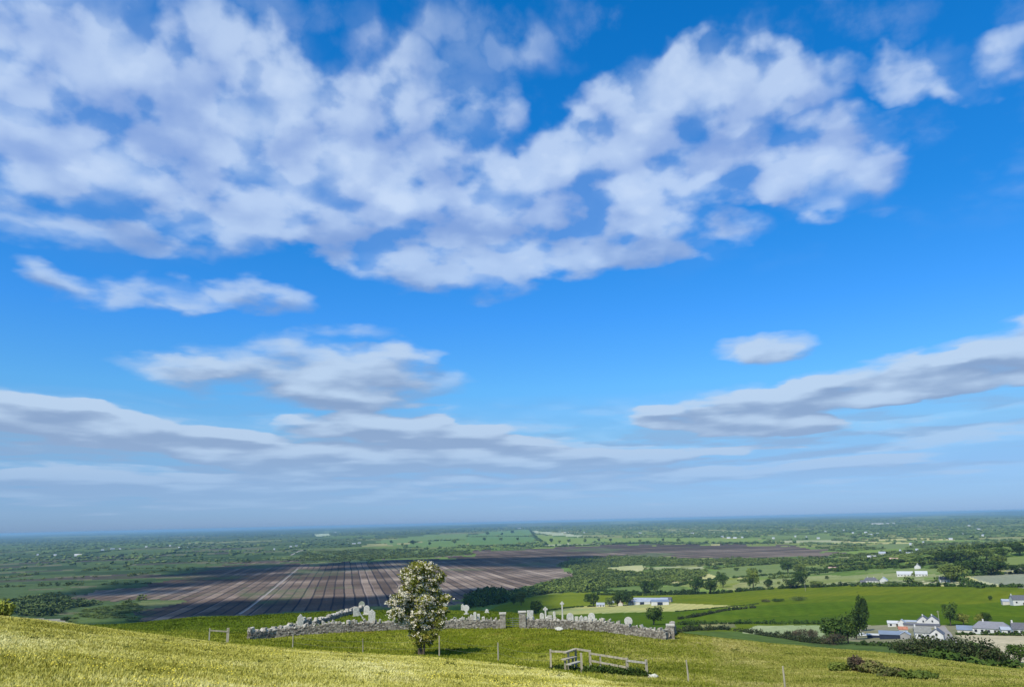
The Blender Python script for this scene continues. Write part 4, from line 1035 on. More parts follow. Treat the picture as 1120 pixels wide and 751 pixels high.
house(954,611, 16,9,3, 0,'white roofed barn behind the dark line of trees', roof=simple('light_sheeting',(.45,.46,.46)), win=0, chim=0, door=False, name='barn', cat='barn')
house(965,606, 14,8,3, 0,'white house on the far side of the treed farms', roof=GREYR, win=2)
house(978,614, 13,8,3, 0,'pale barn with a pinkish roof right of the treed farms', wall=CREAM, roof=PINK, win=0, chim=0, door=False, name='barn', cat='barn')
house(995,607, 12,8,3, 0,'white gabled house just left of the leafy lane', win=2, roof=GREYR)

# far white houses, hardly more than specks
fh = house(85,608, 26,12,5,0,'brightest white building alone on the far left of the plain', win=0, chim=0, door=False, roof=WHITE, name='white_barn', cat='barn')
GRP = 'tiny white houses scattered over the far plain'
FARH = [(112,602,14),(123,600.5,18),(131,600.5,16),(160,598,12),(186,597,12),(196,599,16),(204,599,14),(41,607,12),(60,607.5,14),(318,598,16),(324,597.5,14),(382,594.5,14),(387,595,26),(393,594,18),(367,582,18),(300,601,12),
 (568,578,26),(612,582,18),(618,582.5,16),(623,582.5,22),(638,582.5,18),(700,583,20),(735,582,14),(757,583.5,22),(790,587.5,16),(797,588.5,26),(804,588.5,22),(812,588,18),(903,581.5,16),(923,580,16),(933,583,16),(947,582.5,20),
 (952,585,18),(960,584,18),(996,596,14),(1010,594,14),(1040,590,16),(1052,584,18),(1075,586,16),(1060,575,16),(985,604,12),(1003,603,12),(870,587,14),(882,588,16),(895,589,14),(846,589,14),(760,576,20),(682,579,18),(1070,579,20)]
first = None
for k, (px, py, w) in enumerate(FARH):
    wh = ('on the dark plain at the far left' if px < 270 else 'on the plain straight above the striped bog' if px < 450 else 'in the trees beyond the green fields at the centre' if px < 720 else
          'strung along the strip behind the far dark bog' if px < 830 else 'among the trees of the plain on the right')
    if first is None: first = house(px, py, 14, 8, 4.5, 0, 'tiny white house ' + wh, win=0, chim=0, door=False, roof=GREYR, group='tiny white houses ' + wh)
    else:
        o = copy_tree(first); o['label'] = 'tiny white house ' + wh; o['group'] = 'tiny white houses ' + wh; p = at(px, py); o.location = (p[0], p[1], p[2] - .1); sc = mpp(p) * random.uniform(1.6, 3.2) / 14 * (w / 16); o.scale = (sc, max(.8, sc * .6), max(.9, sc * .4))
        o.rotation_euler = (0, 0, -math.atan2(p[0], p[1]) + random.uniform(-.4, .4))
sc_ = house(966,573, 190,40,7,0,'long pale industrial building far out near the skyline', win=0, chim=0, door=False, roof=simple('light_sheeting',(.45,.46,.46)), pitch=8, name='factory', cat='factory')

# poles by the farms, and a car in the yard
def pole(px, py, hpx, label):
    p = at(px, py); h = hpx * mpp(p); root = empty('utility_pole', p, -math.atan2(p[0], p[1]) + .4, label, 'pole')
    V, F = tube([(0, 0, -.5), (0, 0, h * .5), (0, 0, h)], [.16, .14, .11], 8); mesh_obj('shaft', V, F, simple('grey_pole_timber', (.38, .35, .28)), root)
    v, f = box((0, 0, h - .5), (1.6, .12, .14)); mesh_obj('crossarm', v, f, MATS['grey_pole_timber'], root)
    for s_ in (-.6, 0, .6): V, F = tube([(s_, 0, h - .43), (s_, 0, h - .2)], [.06, .05], 6); mesh_obj('insulator', V, F, GLASS, root)
pole(1028, 684, 13, 'thin pale pole rising between the white gables and the dark conical tree')
pole(881, 646, 8, 'short pale pole at the top edge of the bright pasture')
pole(960, 640, 6, 'thin pole beside the white bungalow with the dark slate roof')
def car(px, py, label, ang, col):
    import bmesh
    p = at(px, py); root = empty('parked_car', p, ang, label, 'car'); m = simple('car_paint_' + str(px), col, rough=.3, var=.02, spec=.5)
    pr = [(-2.1, .35), (2.1, .35), (2.15, .75), (1.9, .9), (1.0, .98), (.45, 1.42), (-1.2, 1.45), (-1.95, 1.0), (-2.15, .8)]
    n_ = len(pr); V = np.array([(x, -.85, z) for x, z in pr] + [(x, .85, z) for x, z in pr]); bm = bmesh.new()
    f_ = [bm.verts.new(v) for v in V[:n_]]; k_ = [bm.verts.new(v) for v in V[n_:]]; bm.faces.new(f_); bm.faces.new(k_[::-1])
    for i in range(n_): bm.faces.new((f_[i], k_[i], k_[(i + 1) % n_], f_[(i + 1) % n_]))
    bmesh.ops.recalc_face_normals(bm, faces=bm.faces); bmesh.ops.bevel(bm, geom=bm.edges[:], offset=.06, segments=2, affect='EDGES'); me = bpy.data.meshes.new('body'); bm.to_mesh(me); bm.free(); me.materials.append(m)
    o = bpy.data.objects.new('body', me); C.objects.link(o); o.parent = root
    for s_ in (-1, 1):
        v = np.array([(.95, s_ * .87, .98), (.42, s_ * .87, 1.35), (-1.15, s_ * .87, 1.37), (-1.7, s_ * .87, 1.0)]); v = np.concatenate([v, v - [0, s_ * .05, 0]])
        mesh_obj('window', v, np.array([(0, 1, 2, 3), (7, 6, 5, 4), (0, 4, 5, 1), (1, 5, 6, 2), (2, 6, 7, 3), (3, 7, 4, 0)]), GLASS, root)
        for x_ in (-1.35, 1.35): V, F = tube([(x_, s_ * .72, .32), (x_, s_ * .9, .32)], [.32, .32], 14); mesh_obj('wheel', V, F, DOORM, root)
car(944, 695.5, 'small white car parked at the left side of the farm yard', .15, (.75, .75, .74))

# ------------------------------------------------------------------ graveyard on the shoulder of the hill
def tone_mat(name, lo, hi, rough=.95):
    """stone: every stone carries its own tone, lichen and weathering on top"""
    m, n, b = mat_new(name); p = pos(n)
    a = n.node('ShaderNodeAttribute', attribute_name='tone'); t = n.sep(a.outputs['Color'])[0]
    c = n.mix(t, lo, hi); k = n.noise(p, 6, 4, .7)
    c = n.mix(n.rng(k, .52, .66, 0, .7), c, (.56, .54, .46)); c = n.mix(n.rng(n.noise(p, 11, 3, .6), .56, .66, 0, .6), c, (.09, .085, .06))
    n.put(b.inputs['Base Color'], c); b.inputs['Roughness'].default_value = rough; b.inputs['Specular IOR Level'].default_value = .1
    return m
M_WALL = tone_mat('dry_stone', (.10, .085, .068), (.33, .295, .235))
M_COPE = tone_mat('coping_stone', (.25, .225, .18), (.52, .48, .40))
M_GRAVE = simple('weathered_limestone', (.50, .48, .40), var=.35, scale=5, rough=.9)
M_GRAVE2 = simple('white_marble_headstone', (.52, .50, .43), var=.35, scale=7, rough=.8)
M_GRAVE3 = simple('shade_tinted_headstone', (.30, .32, .24), var=.3, scale=6, rough=.95)  # duller stone colour standing in for the shade on the back headstone
gw = np.random.default_rng(77)
def azr(px, r):
    a = az_of(px, 700)
    for _ in range(3):
        x, y = r * sin(a), r * cos(a); X, _Y = proj(np.array(x), np.array(y), terr(x, y)); a -= (float(X) - px) / FPX
    return a
def set_tone(o, per, vals):
    a = o.data.attributes.new('tone', 'FLOAT_COLOR', 'FACE'); t = np.repeat(vals, per)
    a.data.foreach_set('color', np.stack([t, t, t, np.ones_like(t)], 1).astype(np.float32).ravel())
def path(pts, rr):
    """ground points of a wall: photograph columns with distances; linear in between"""
    out = []
    for (px, r) in pts:
        a = azr(px, r); out.append((r * sin(a), r * cos(a)))
    return np.array(out)
def wall(pts, h, th, label, name='dry_stone_wall', hvar=.26, group=None):
    P = path(pts, None); seg = np.hypot(*np.diff(P, axis=0).T); cum = np.concatenate([[0], np.cumsum(seg)]); Ln = cum[-1]
    root = empty(name, (P[0, 0], P[0, 1], float(terr(*P[0]))), 0, label, 'wall', group); o3 = np.array(root.location)
    def pt(s):
        s = min(max(s, 0), Ln - 1e-4); i = int(np.searchsorted(cum, s, 'right') - 1); t = (s - cum[i]) / seg[i]; q = P[i] * (1 - t) + P[i + 1] * t
        d = (P[i + 1] - P[i]) / seg[i]; return q, math.atan2(d[1], d[0])
    stones, tones = [], []; z = -.25
    hh = lambda s: h * (1 + hvar * 2 * (fbm(np.array(s / 2.2), np.array(3.0 + h)) - .5))
    while z < h - .06:
        ch = .12 + .08 * gw.random(); s = gw.random() * .2
        while s < Ln:
            w = .14 + .26 * gw.random()
            if z + ch < float(hh(s)) + .05:
                q, a = pt(s + w / 2); zt = float(terr(*q)) + z + ch / 2
                for side in (-1, 1):
                    off = th / 2 * (1 - .12 * z / h) - .12 + gw.normal() * .02
                    c = (q[0] - sin(a) * off * side, q[1] + cos(a) * off * side, zt)
                    stones.append(box(c, (w * .96, .30 + .06 * gw.random(), ch * .95), a + gw.normal() * .06, .35, gw)); tones.append(gw.random())
            s += w
        z += ch
    # rubble heart so that no light shows through
    k = max(2, int(Ln / .8))
    for i in range(k):
        q, a = pt((i + .5) * Ln / k); stones.append(box((q[0], q[1], float(terr(*q)) + h * .42), (Ln / k * 1.02, th * .5, h * .75), a)); tones.append(.1)
    V, F = cat_(stones); o = mesh_obj('stonework', V - o3, F, M_WALL, root); set_tone(o, 6, np.array(tones))
    cs, ct, s = [], [], 0.0
    while s < Ln:
        w = .12 + .26 * gw.random(); q, a = pt(s + w / 2); hs = .10 + .32 * gw.random() ** 1.7
        if gw.random() > .14:
            cs.append(box((q[0] + gw.normal() * .04, q[1] + gw.normal() * .04, float(terr(*q)) + float(hh(s)) + hs / 2 - .04), (w * .9, th * (.7 + .3 * gw.random()), hs), a + gw.normal() * .15, .5, gw, gw.normal() * .25)); ct.append(gw.random())
        s += w
    V, F = cat_(cs); o = mesh_obj('coping', V - o3, F, M_COPE, root); set_tone(o, 6, np.array(ct))
    return root
wall([(271,86),(300,87.5),(340,88),(400,88.5),(440,88.5),(500,88.2),(549,88)], .92, .55, 'long rough dry stone front wall left of the graveyard gate gap')
wall([(574,88),(620,88),(660,87.5),(700,86.5),(728,85.5)], 1.0, .55, 'thick dry stone front wall of the graveyard right of the gate gap')
wall([(272,86.8),(298,89.5),(325,92.5),(338,94.5)], .75, .5, 'dry stone side wall running back from the left corner of the graveyard')
wall([(343,96),(356,98.5),(374,103),(397,110)], .45, .5, 'low broken stone wall at the back left of the graveyard', hvar=.25)
wall([(730,86.5),(734,92),(737,97)], .95, .55, 'short return of stone wall at the right corner of the graveyard')
def pillar(px, r, w, h, label):
    a = azr(px, r); x, y = r * sin(a), r * cos(a); z = float(terr(x, y)); root = empty('gate_pillar', (x, y, z), -a, label, 'pillar')
    st, tn, zz = [], [], -.2
    while zz < h:
        ch = .16 + .07 * gw.random()
        for sx in (-.25, .25):
            for sy in (-.25, .25): st.append(box((sx * w, sy * w, zz + ch / 2), (w * .52, w * .52, ch * .96), 0, .12, gw)); tn.append(.4 + .6 * gw.random())
        zz += ch
    V, F = cat_(st); o = mesh_obj('stonework', V, F, M_WALL, root); set_tone(o, 6, np.array(tn))
    v, f = box((0, 0, zz + .07), (w * 1.25, w * 1.25, .15), 0, .06, gw); o = mesh_obj('cap', v, f, M_COPE, root); set_tone(o, 6, np.array([.95]))
pillar(550, 87.9, .62, 1.35, 'squared stone pillar with pale cap left of the graveyard gate gap')
pillar(571.5, 87.9, .72, 1.5, 'squared stone pillar with pale cap right of the graveyard gate gap')
pillar(734, 87.2, .75, 1.35, 'pale stone pillar at the far right end of the graveyard wall')
# iron field gate standing between the pillars
a = azr(561, 88.3); x, y = 88.3 * sin(a), 88.3 * cos(a); gt = empty('field_gate', (x, y, float(terr(x, y))), -a, 'thin grey metal gate closing the gap between the two stone pillars', 'gate')
M_GALV = simple('dull_galvanised_metal', (.20, .23, .20), rough=.5, metal=.4)
bars = [tube([(-.92, 0, z), (.92, 0, z)], [.022, .022], 6) for z in (.18, .38, .58, .80, 1.02)]
V, F = cat_(bars); mesh_obj('rail', V, F, M_GALV, gt)
V, F = cat_([tube([(s, 0, .08), (s, 0, 1.12)], [.03, .03], 6) for s in (-.92, 0, .92)]); mesh_obj('upright', V, F, M_GALV, gt)

def extrude(outline, th):
    n = len(outline); V = np.array([(x, -th / 2, z) for x, z in outline] + [(x, th / 2, z) for x, z in outline])
    return V, [np.array([(i, (i + 1) % n, n + (i + 1) % n, n + i) for i in range(n)])], n
def slab(outline, th, name, mat, parent):
    """upright stone slab cut to an outline, edges softened"""
    import bmesh
    bm = bmesh.new(); f = [bm.verts.new((x, -th / 2, z)) for x, z in outline]; fc_ = bm.faces.new(f)
    r_ = bmesh.ops.extrude_face_region(bm, geom=[fc_]); bmesh.ops.translate(bm, vec=(0, th, 0), verts=[v for v in r_['geom'] if isinstance(v, bmesh.types.BMVert)])
    bmesh.ops.recalc_face_normals(bm, faces=bm.faces)
    bmesh.ops.bevel(bm, geom=[e for e in bm.edges], offset=min(.012, th * .12), segments=1, affect='EDGES')
    me = bpy.data.meshes.new(name); bm.to_mesh(me); bm.free(); me.materials.append(mat)
    o = bpy.data.objects.new(name, me); C.objects.link(o)
    if parent: o.parent = parent
    return o
def outl(kind, w, h):
    if kind == 'round':
        return [(-w / 2, -.3), (w / 2, -.3), (w / 2, h - w / 2)] + [(w / 2 * cos(t), h - w / 2 + w / 2 * sin(t)) for t in np.linspace(.15, pi - .15, 13)] + [(-w / 2, h - w / 2)]
    if kind == 'gable':
        return [(-w / 2, -.3), (w / 2, -.3), (w / 2, h * .80), (w * .40, h * .84), (0, h), (-w * .40, h * .84), (-w / 2, h * .80)]
    if kind == 'disc':      # round head on a narrower shaft
        r = w / 2; s = w * .19
        return [(-s, -.3), (s, -.3), (s, h - 2 * r + .08)] + [(r * cos(t), h - r + r * sin(t)) for t in np.linspace(-pi / 2 + .35, 3 * pi / 2 - .35, 18)] + [(-s, h - 2 * r + .08)]
    if kind == 'square': return [(-w / 2, -.3), (w / 2, -.3), (w / 2, h), (-w / 2, h)]
def grave(px, r, w, h, kind, mat, label, turn=0.0, tilt=0.0, th=.14, back=0.0, name='headstone'):
    w *= .84; h = h * .90
    a = azr(px, r); x, y = r * sin(a), r * cos(a); z = float(terr(x, y))
    root = empty(name, (x, y, z), -a + radians(turn), label, 'headstone' if name == 'headstone' else name.replace('_', ' '))
    root.rotation_euler = (radians(back), radians(tilt), -a + radians(turn))
    slab(outl(kind, w, h), th, 'slab', mat, root)
    v, f = box((0, 0, .02), (w * (1.3 if kind != 'disc' else .8), th * 2.4, .2)); mesh_obj('plinth', v, f, mat, root)
    return root
def cross(px, r, w, h, label, ring=True, mat=None, turn=0.0, base=.5):
    mat = mat or M_GRAVE2; a = azr(px, r); x, y = r * sin(a), r * cos(a); z = float(terr(x, y))
    root = empty('celtic_cross' if ring else 'stone_cross', (x, y, z), -a + radians(turn), label, 'cross')
    s = w * .16; ar = h - w * .48
    o_ = [(-s * 1.25, .3), (s * 1.25, .3), (s, ar - s), (w / 2, ar - s * 1.1), (w / 2, ar + s * 1.1), (s, ar + s), (s * 1.05, h), (-s * 1.05, h), (-s, ar + s), (-w / 2, ar + s * 1.1), (-w / 2, ar - s * 1.1), (-s, ar - s)]
    slab(o_, .15, 'shaft', mat, root)
    if ring:
        V, F = [], []
        K = 24
        for i in range(K):
            t = 2 * pi * i / K
            for (rr, yy) in ((w * .27, -.05), (w * .37, -.05), (w * .37, .05), (w * .27, .05)): V.append((rr * cos(t), yy, ar + rr * sin(t)))
        for i in range(K):
            j = (i + 1) % K
            for q in range(4): F.append((i * 4 + q, i * 4 + (q + 1) % 4, j * 4 + (q + 1) % 4, j * 4 + q))
        mesh_obj('ring', np.array(V), np.array(F), mat, root)
    V, F = cat_([box((0, 0, .02), (base * 1.5, base * 1.2, .28)), box((0, 0, .25), (base, base * .8, .3))]); mesh_obj('plinth', V, F, mat, root)
    return root
grave(328, 91, .78, 2.15, 'gable', M_GRAVE, 'tall grey peaked headstone behind the left end of the front wall', 10)
grave(395.5, 112, 1.0, 1.45, 'round', M_GRAVE3, 'round topped headstone with painted shade at the back left, on the skyline of the green')
grave(390, 103, .95, 1.25, 'round', M_GRAVE, 'broad weathered rounded headstone left of the leaning slab', 15, -6)
grave(397, 100, .16, 1.45, 'square', M_GRAVE2, 'thin pale slab leaning steeply to the left between two rounded headstones', 20, -34, .12)
grave(401, 104, .9, 1.3, 'round', M_GRAVE2, 'pale rounded headstone close behind the tall gabled one', -8)
grave(406.5, 92.5, .92, 2.0, 'gable', M_GRAVE2, 'tall white gabled headstone standing at the front wall left of the hawthorn', 5, 0, .2)
grave(485, 106, .92, 1.6, 'disc', M_GRAVE, 'disc headed stone on a thin shaft just right of the hawthorn crown', 12)
grave(506, 113, .55, 1.2, 'gable', M_GRAVE, 'small peaked headstone on the skyline of the green, right of the hawthorn', 0)
grave(510, 105, .98, 1.35, 'disc', M_GRAVE2, 'bright disc headed stone in the middle of the green, right of the hawthorn', -6)
grave(532.5, 108, .55, .55, 'round', M_GRAVE2, 'little low white stone alone on the green', 0)
grave(515.5, 92, .38, 1.35, 'gable', M_GRAVE2, 'left narrow stone of the white trio showing over the front wall', 5)
grave(519.5, 91.5, .42, 1.65, 'round', M_GRAVE2, 'middle and tallest stone of the white trio showing over the front wall', 0)
grave(523.5, 92, .38, 1.35, 'square', M_GRAVE2, 'right square stone of the white trio showing over the front wall', -8)
grave(579.5, 91, .85, 1.85, 'square', M_GRAVE2, 'broad pale headstone just right of the gate pillar', 14, 3, .25)
grave(593, 93, .6, 1.5, 'round', M_GRAVE2, 'small rounded white headstone left of the small cross', 0)
cross(597, 93.5, .55, 2.0, 'small white ringed cross left of the tall cross')
grave(601.5, 91, .62, 1.35, 'square', M_GRAVE, 'low flat topped stone right of the small cross', 0)
grave(606.5, 94, .38, 1.65, 'round', M_GRAVE2, 'little round topped white stone between the two crosses', 0)
cross(615.5, 95, .5, 2.6, 'tallest white stone cross, standing on a stepped base', base=.62)
grave(624, 90.5, .95, 1.75, 'round', M_GRAVE2, 'large round topped headstone right of the tallest cross', 8)
grave(631, 90.5, .5, 1.35, 'square', M_GRAVE, 'low square stone between the two big round topped headstones', -4)
grave(635.5, 91, .6, 1.5, 'gable', M_GRAVE2, 'small peaked stone between the two big round topped headstones', 12, 5)
grave(643, 90.3, .5, 1.5, 'round', M_GRAVE2, 'small rounded stone leaning against the large round one', 0, -10)
grave(647.5, 91, .98, 1.9, 'round', M_GRAVE2, 'large white rounded headstone right of the smaller leaning one', -6)
grave(652, 90.2, .35, 1.3, 'square', M_GRAVE, 'narrow low stone just right of the large rounded headstone', 0)
grave(688, 88.8, 1.1, 1.95, 'disc', M_GRAVE2, 'big round white headed stone alone above the right wall', 0, 0, .18)

# ------------------------------------------------------------------ hawthorn in blossom
def hawthorn():
    g = np.random.default_rng(31); r = 67.5; a = azr(461, r); x, y = r * sin(a), r * cos(a); z = float(terr(x, y)); s = .0775
    root = empty('hawthorn_tree', (x, y, z), -a, 'white flowering hawthorn tree standing alone in front of the graveyard wall', 'tree')
    # boughs read from the photograph: offset from the trunk foot in pixels (x, height, radius across, radius up), share of blossom
    L0 = [(-6,92,13,8,.4),(6,90,12,9,.35),(-19,84,8,9,.6),(-8,80,12,10,.9),(10,78,14,10,.8),(23,82,6,7,.3),(-19,70,8,8,.7),(-5,70,14,9,1.1),(12,66,12,9,1.0),(-24,61,9,7,1.2),(-35,55,6,5,1.3),(-12,58,11,8,.6),(3,57,12,9,1.3),
          (20,57,8,9,.5),(29,58,6,5,.35),(-31,46,8,6,1.3),(-17,46,10,7,1.1),(-2,44,12,8,1.1),(13,44,10,8,.8),(25,45,6,9,.25),(-22,37,7,5,.9),(-7,33,11,7,.9),(8,33,11,7,.7),(21,33,7,7,.25),(-8,22,8,6,.15),(5,21,10,7,.1),(15,22,6,6,.1),(-2,13,6,5,.02),(10,12,5,4,.02)]
    L = [(px * s * .92, g.normal() * .45, h * s, rx * s * .86, rx * s * 1.0, rz * s * .95) for px, h, rx, rz, q in L0]
    V, F = leaf_quads(L, 34000, .06, g, .25, .45)
    # ragged twigs breaking the outline
    tw = []; tips = []
    for l, q in zip(L, L0):
        for _ in range(9):
            u = rnd_unit(1, g)[0]; u[2] = abs(u[2]) * .7 - .1; p0 = np.array(l[:3]) + u * np.array(l[3:]) * .7; p1 = np.array(l[:3]) + u * (np.array(l[3:]) * (1.1 + .35 * g.random()) + .08); tw.append((p0, p1)); tips.append((p1, q[4]))
    tl = [tuple(p0 * (1 - t) + p1 * t) + (.08, .08, .07) for p0, p1 in tw for t in (.6, .85, 1.05)]
    V2, F2 = leaf_quads(tl, 7000, .06, g, .1, .3); V, F = cat_([(V, F), (V2, F2)])
    mesh_obj('leaves', V, F, foliage('hawthorn_leaf', (.065, .09, .014), (.19, .21, .03), .8, (.30, .28, .05)), root)
    sprays = []
    for l, q in zip(L, L0):
        n = int(60 * (l[3] / .9) ** 1.3 * q[4])
        for _ in range(n):
            u = rnd_unit(1, g)[0]; u[1] = -abs(u[1]) if g.random() < .3 else u[1]; sprays.append(np.array(l[:3]) + u * np.array(l[3:]) * (.80 + .26 * g.random()))
    sprays += [p for p, q in tips if g.random() < q * .6]
    c = []
    for p in sprays:
        d = rnd_unit(1, g)[0] * np.array([1, 1, .6]); m_ = g.integers(10, 38); ln = .18 + .4 * g.random()
        t = g.random((m_, 1)) - .5; c.append(p + d * t * ln * 1.3 + np.array([0, 0, -1]) * t * t * .25 + g.normal(size=(m_, 3)) * .045)
    c = np.concatenate(c); n_ = len(c); nrm = rnd_unit(n_, g) + [-.3, -.5, .6]; nrm /= np.linalg.norm(nrm, axis=1)[:, None]
    t = np.cross(nrm, rnd_unit(n_, g)); t /= np.linalg.norm(t, axis=1)[:, None]; b = np.cross(nrm, t); sz = .022 + .028 * g.random((n_, 1))
    V = np.stack([c + t * sz, c + b * sz, c - t * sz, c - b * sz], 1).reshape(-1, 3)
    mesh_obj('blossom', V, np.arange(4 * n_).reshape(-1, 4), simple('may_blossom', (.78, .72, .56), var=.15, scale=3, rough=.7), root)
    parts = []
    for k in range(6):
        aa = k * 1.05 + g.random(); q = .10 + .1 * g.random(); tgt = L[g.integers(20, 27)]
        parts.append(tube([(cos(aa) * q, sin(aa) * q, -.3), (cos(aa) * q * 1.8, sin(aa) * q * 1.6, 1.1), (tgt[0] * .6, tgt[1] * .5, 2.2), (tgt[0], tgt[1], tgt[2] + .6)], [.11, .09, .065, .03], 7))
    for l in L: parts.append(tube([(l[0] * .2, 0, 1.6 + g.random()), (l[0] * .6, l[1] * .6, (1.8 + l[2]) / 2), (l[0], l[1], l[2])], [.05, .035, .012], 5))
    V, F = cat_(parts); mesh_obj('trunk', V, F, BARK, root)
hawthorn()

# ------------------------------------------------------------------ fence posts, rail frame and stile
M_WOOD = simple('weathered_pale_timber', (.36, .32, .23), var=.35, scale=6, rough=.9, stretch=(1, 1, .2))
M_WOOD2 = simple('old_grey_timber', (.36, .34, .28), var=.3, scale=6, rough=.95, stretch=(1, 1, .2))
def gp(px, r): a = azr(px, r); x, y = r * sin(a), r * cos(a); return np.array((x, y, float(terr(x, y))))
def post(px, r, h, w, label, lean=0.0, mat=None):
    """round sawn-topped stake with a weathered top and two wire staples"""
    p = gp(px, r); root = empty('fence_post', p, gw.random() * 3, label, 'fence post')
    V, F = cat_([tube([(0, 0, -.3), (lean * .5, 0, h * .5), (lean, .01, h), (lean, .01, h + w * .2)], [w * .55, w * .5, w * .46, w * .02], 9)]); mesh_obj('stake', V, F, mat or M_WOOD, root)
    V, F = cat_([box((lean * zz, -w * .5, h * zz), (.03, .02, .012)) for zz in (.45, .82)]); mesh_obj('staple', V, F, M_GALV, root)
post(320, 66.5, 1.15, .09, 'short slim pale post left of the hawthorn, leftmost of the meadow brow line')
post(397, 66, 1.2, .08, 'thin pale post midway between the leftmost post and the hawthorn', .05)
post(480.5, 66, 1.62, .11, 'tall pale post just right of the hawthorn trunk')
post(545, 60, 1.35, .10, 'pale post standing alone between the hawthorn and the stile')
post(753.5, 45, 1.15, .09, 'leaning pale post in the grass right of the stile', .06)
post(859, 42, 1.1, .09, 'post barely rising over the bottom edge on the right')
# small rail frame on the left brow
fr = empty('rail_frame', gp(238, 66), -az_of(238), 'small weathered wooden rail between two posts on the left brow of the meadow', 'fence')
o3 = np.array(fr.location); Rz = Matrix.Rotation(az_of(238), 3, 'Z')
def loc(o3, ang, p): v = Matrix.Rotation(ang, 3, 'Z') @ Vector(np.array(p) - o3); return (v.x, v.y, v.z)
A, B = loc(o3, az_of(238), gp(228.5, 66)), loc(o3, az_of(238), gp(248.5, 66))
v, f = beam((A[0], A[1], A[2] - .3), (A[0], A[1], A[2] + 1.0), .09, .09); mesh_obj('post', v, f, M_WOOD2, fr)
v, f = beam((B[0], B[1], B[2] - .3), (B[0], B[1], B[2] + 1.15), .2, .2); mesh_obj('post', v, f, M_WOOD, fr)
v, f = beam((A[0], A[1] - .06, A[2] + .85), (B[0], B[1] - .1, B[2] + .9), .05, .10); mesh_obj('rail', v, f, M_WOOD, fr)

# post-and-rail fence with the stile built into it
def up(px, py, r):
    """height above the camera's ground datum of a point seen at a pixel, at distance r"""
    d = ray(px, py); h = math.hypot(d[0], d[1]); return np.array((d[0] / h * r, d[1] / h * r, HC + d[2] / h * r))
R0, R1 = 51.5, 47.5
def fr_r(px): return R0 + (R1 - R0) * (px - 602) / (706 - 602)
org = gp(655, fr_r(655))
fence = empty('post_and_rail_fence', org, 0, 'weathered wooden post and rail fence around the stile in the lower grass', 'fence')
def fpost(px, ytop, w, parent, extra=0.0, mat=None, r=None):
    r = r or fr_r(px) + extra; t = up(px, ytop, r); b = np.array((t[0], t[1], float(terr(t[0], t[1])) - .3)); v, f = beam(b - org, t - org, w, w)
    return mesh_obj('post', v, f, mat or M_WOOD, parent)
def rail(a, b, parent, h=.11, w=.045, ra=None, rb=None, mat=None, name='rail', off=-.08):
    A = up(a[0], a[1], ra or fr_r(a[0])); B = up(b[0], b[1], rb or fr_r(b[0])); n_ = np.array((-A[0], -A[1], 0)); n_ /= np.linalg.norm(n_); A = A - n_ * off; B = B - n_ * off
    v, f = beam(A - org, B - org, w, h); return mesh_obj(name, v, f, mat or M_WOOD, parent)
for px, yt, w in ((602, 709.5, .12), (645, 710.5, .14), (656.5, 717.5, .10), (685.5, 719, .15), (706.5, 721, .14)): fpost(px, yt, w, fence)
rail((602, 711.5), (621, 712.2), fence, mat=M_WOOD); rail((645, 713.8), (686, 720.2), fence); rail((646, 721.8), (686, 729.2), fence, mat=M_WOOD)
rail((685, 721.6), (707, 724.2), fence, mat=M_WOOD2); rail((628, 729.5), (648, 730.6), fence, mat=M_WOOD2); rail((650, 732.5), (686, 736), fence, mat=M_WOOD2)
stile = empty('wooden_stile', org, 0, 'stepped wooden stile of pale planks crossing the post and rail fence', 'stile')
RS = fr_r(628)
for px, yt, rr in ((621.5, 711.5, RS), (635.5, 713.5, RS - 1.3), (629.5, 708.8, RS + .9)): fpost(px, yt, .13, stile, r=rr)
rail((617.5, 713.2), (630, 708.8), stile, h=.07, w=.26, ra=RS - .2, rb=RS + .9, name='handrail'); rail((629.5, 708.9), (645.5, 711.4), stile, h=.11, w=.06, ra=RS + .9, rb=fr_r(645), name='handrail')
rail((616, 720.6), (629, 717.4), stile, h=.06, w=.34, ra=RS - .9, rb=RS + .6, name='step'); rail((622, 726), (634, 722.5), stile, h=.06, w=.34, ra=RS - 1.2, rb=RS + .3, name='step', mat=M_WOOD2)
fpost(618, 720.5, .12, stile, r=RS - .8); fpost(626.5, 718, .12, stile, r=RS + .4)

# a pale boulder by the last post, and odd stones on the brow
def rock(px, r, w, h, label):
    p = gp(px, r); v, f = IV.copy(), IF; v = v * (1 + .18 * gw.normal(size=(12, 1))) * np.array([w / 2, w / 2.6, h / 2]); v[:, 2] += h * .3
    import bmesh
    o = mesh_obj('boulder', v, f, M_GRAVE); o.location = p; bm = bmesh.new(); bm.from_mesh(o.data); bmesh.ops.subdivide_edges(bm, edges=bm.edges[:], cuts=1, use_grid_fill=True, smooth=.6)
    for q in bm.verts: q.co *= 1 + gw.normal() * .035
    bm.to_mesh(o.data); bm.free(); tag(o, label, 'boulder')
rock(713, 47, .7, .28, 'flat pale stone lying in the grass just right of the last rail')
rock(612, 86, .9, .35, 'fallen pale stone at the foot of the right graveyard wall')

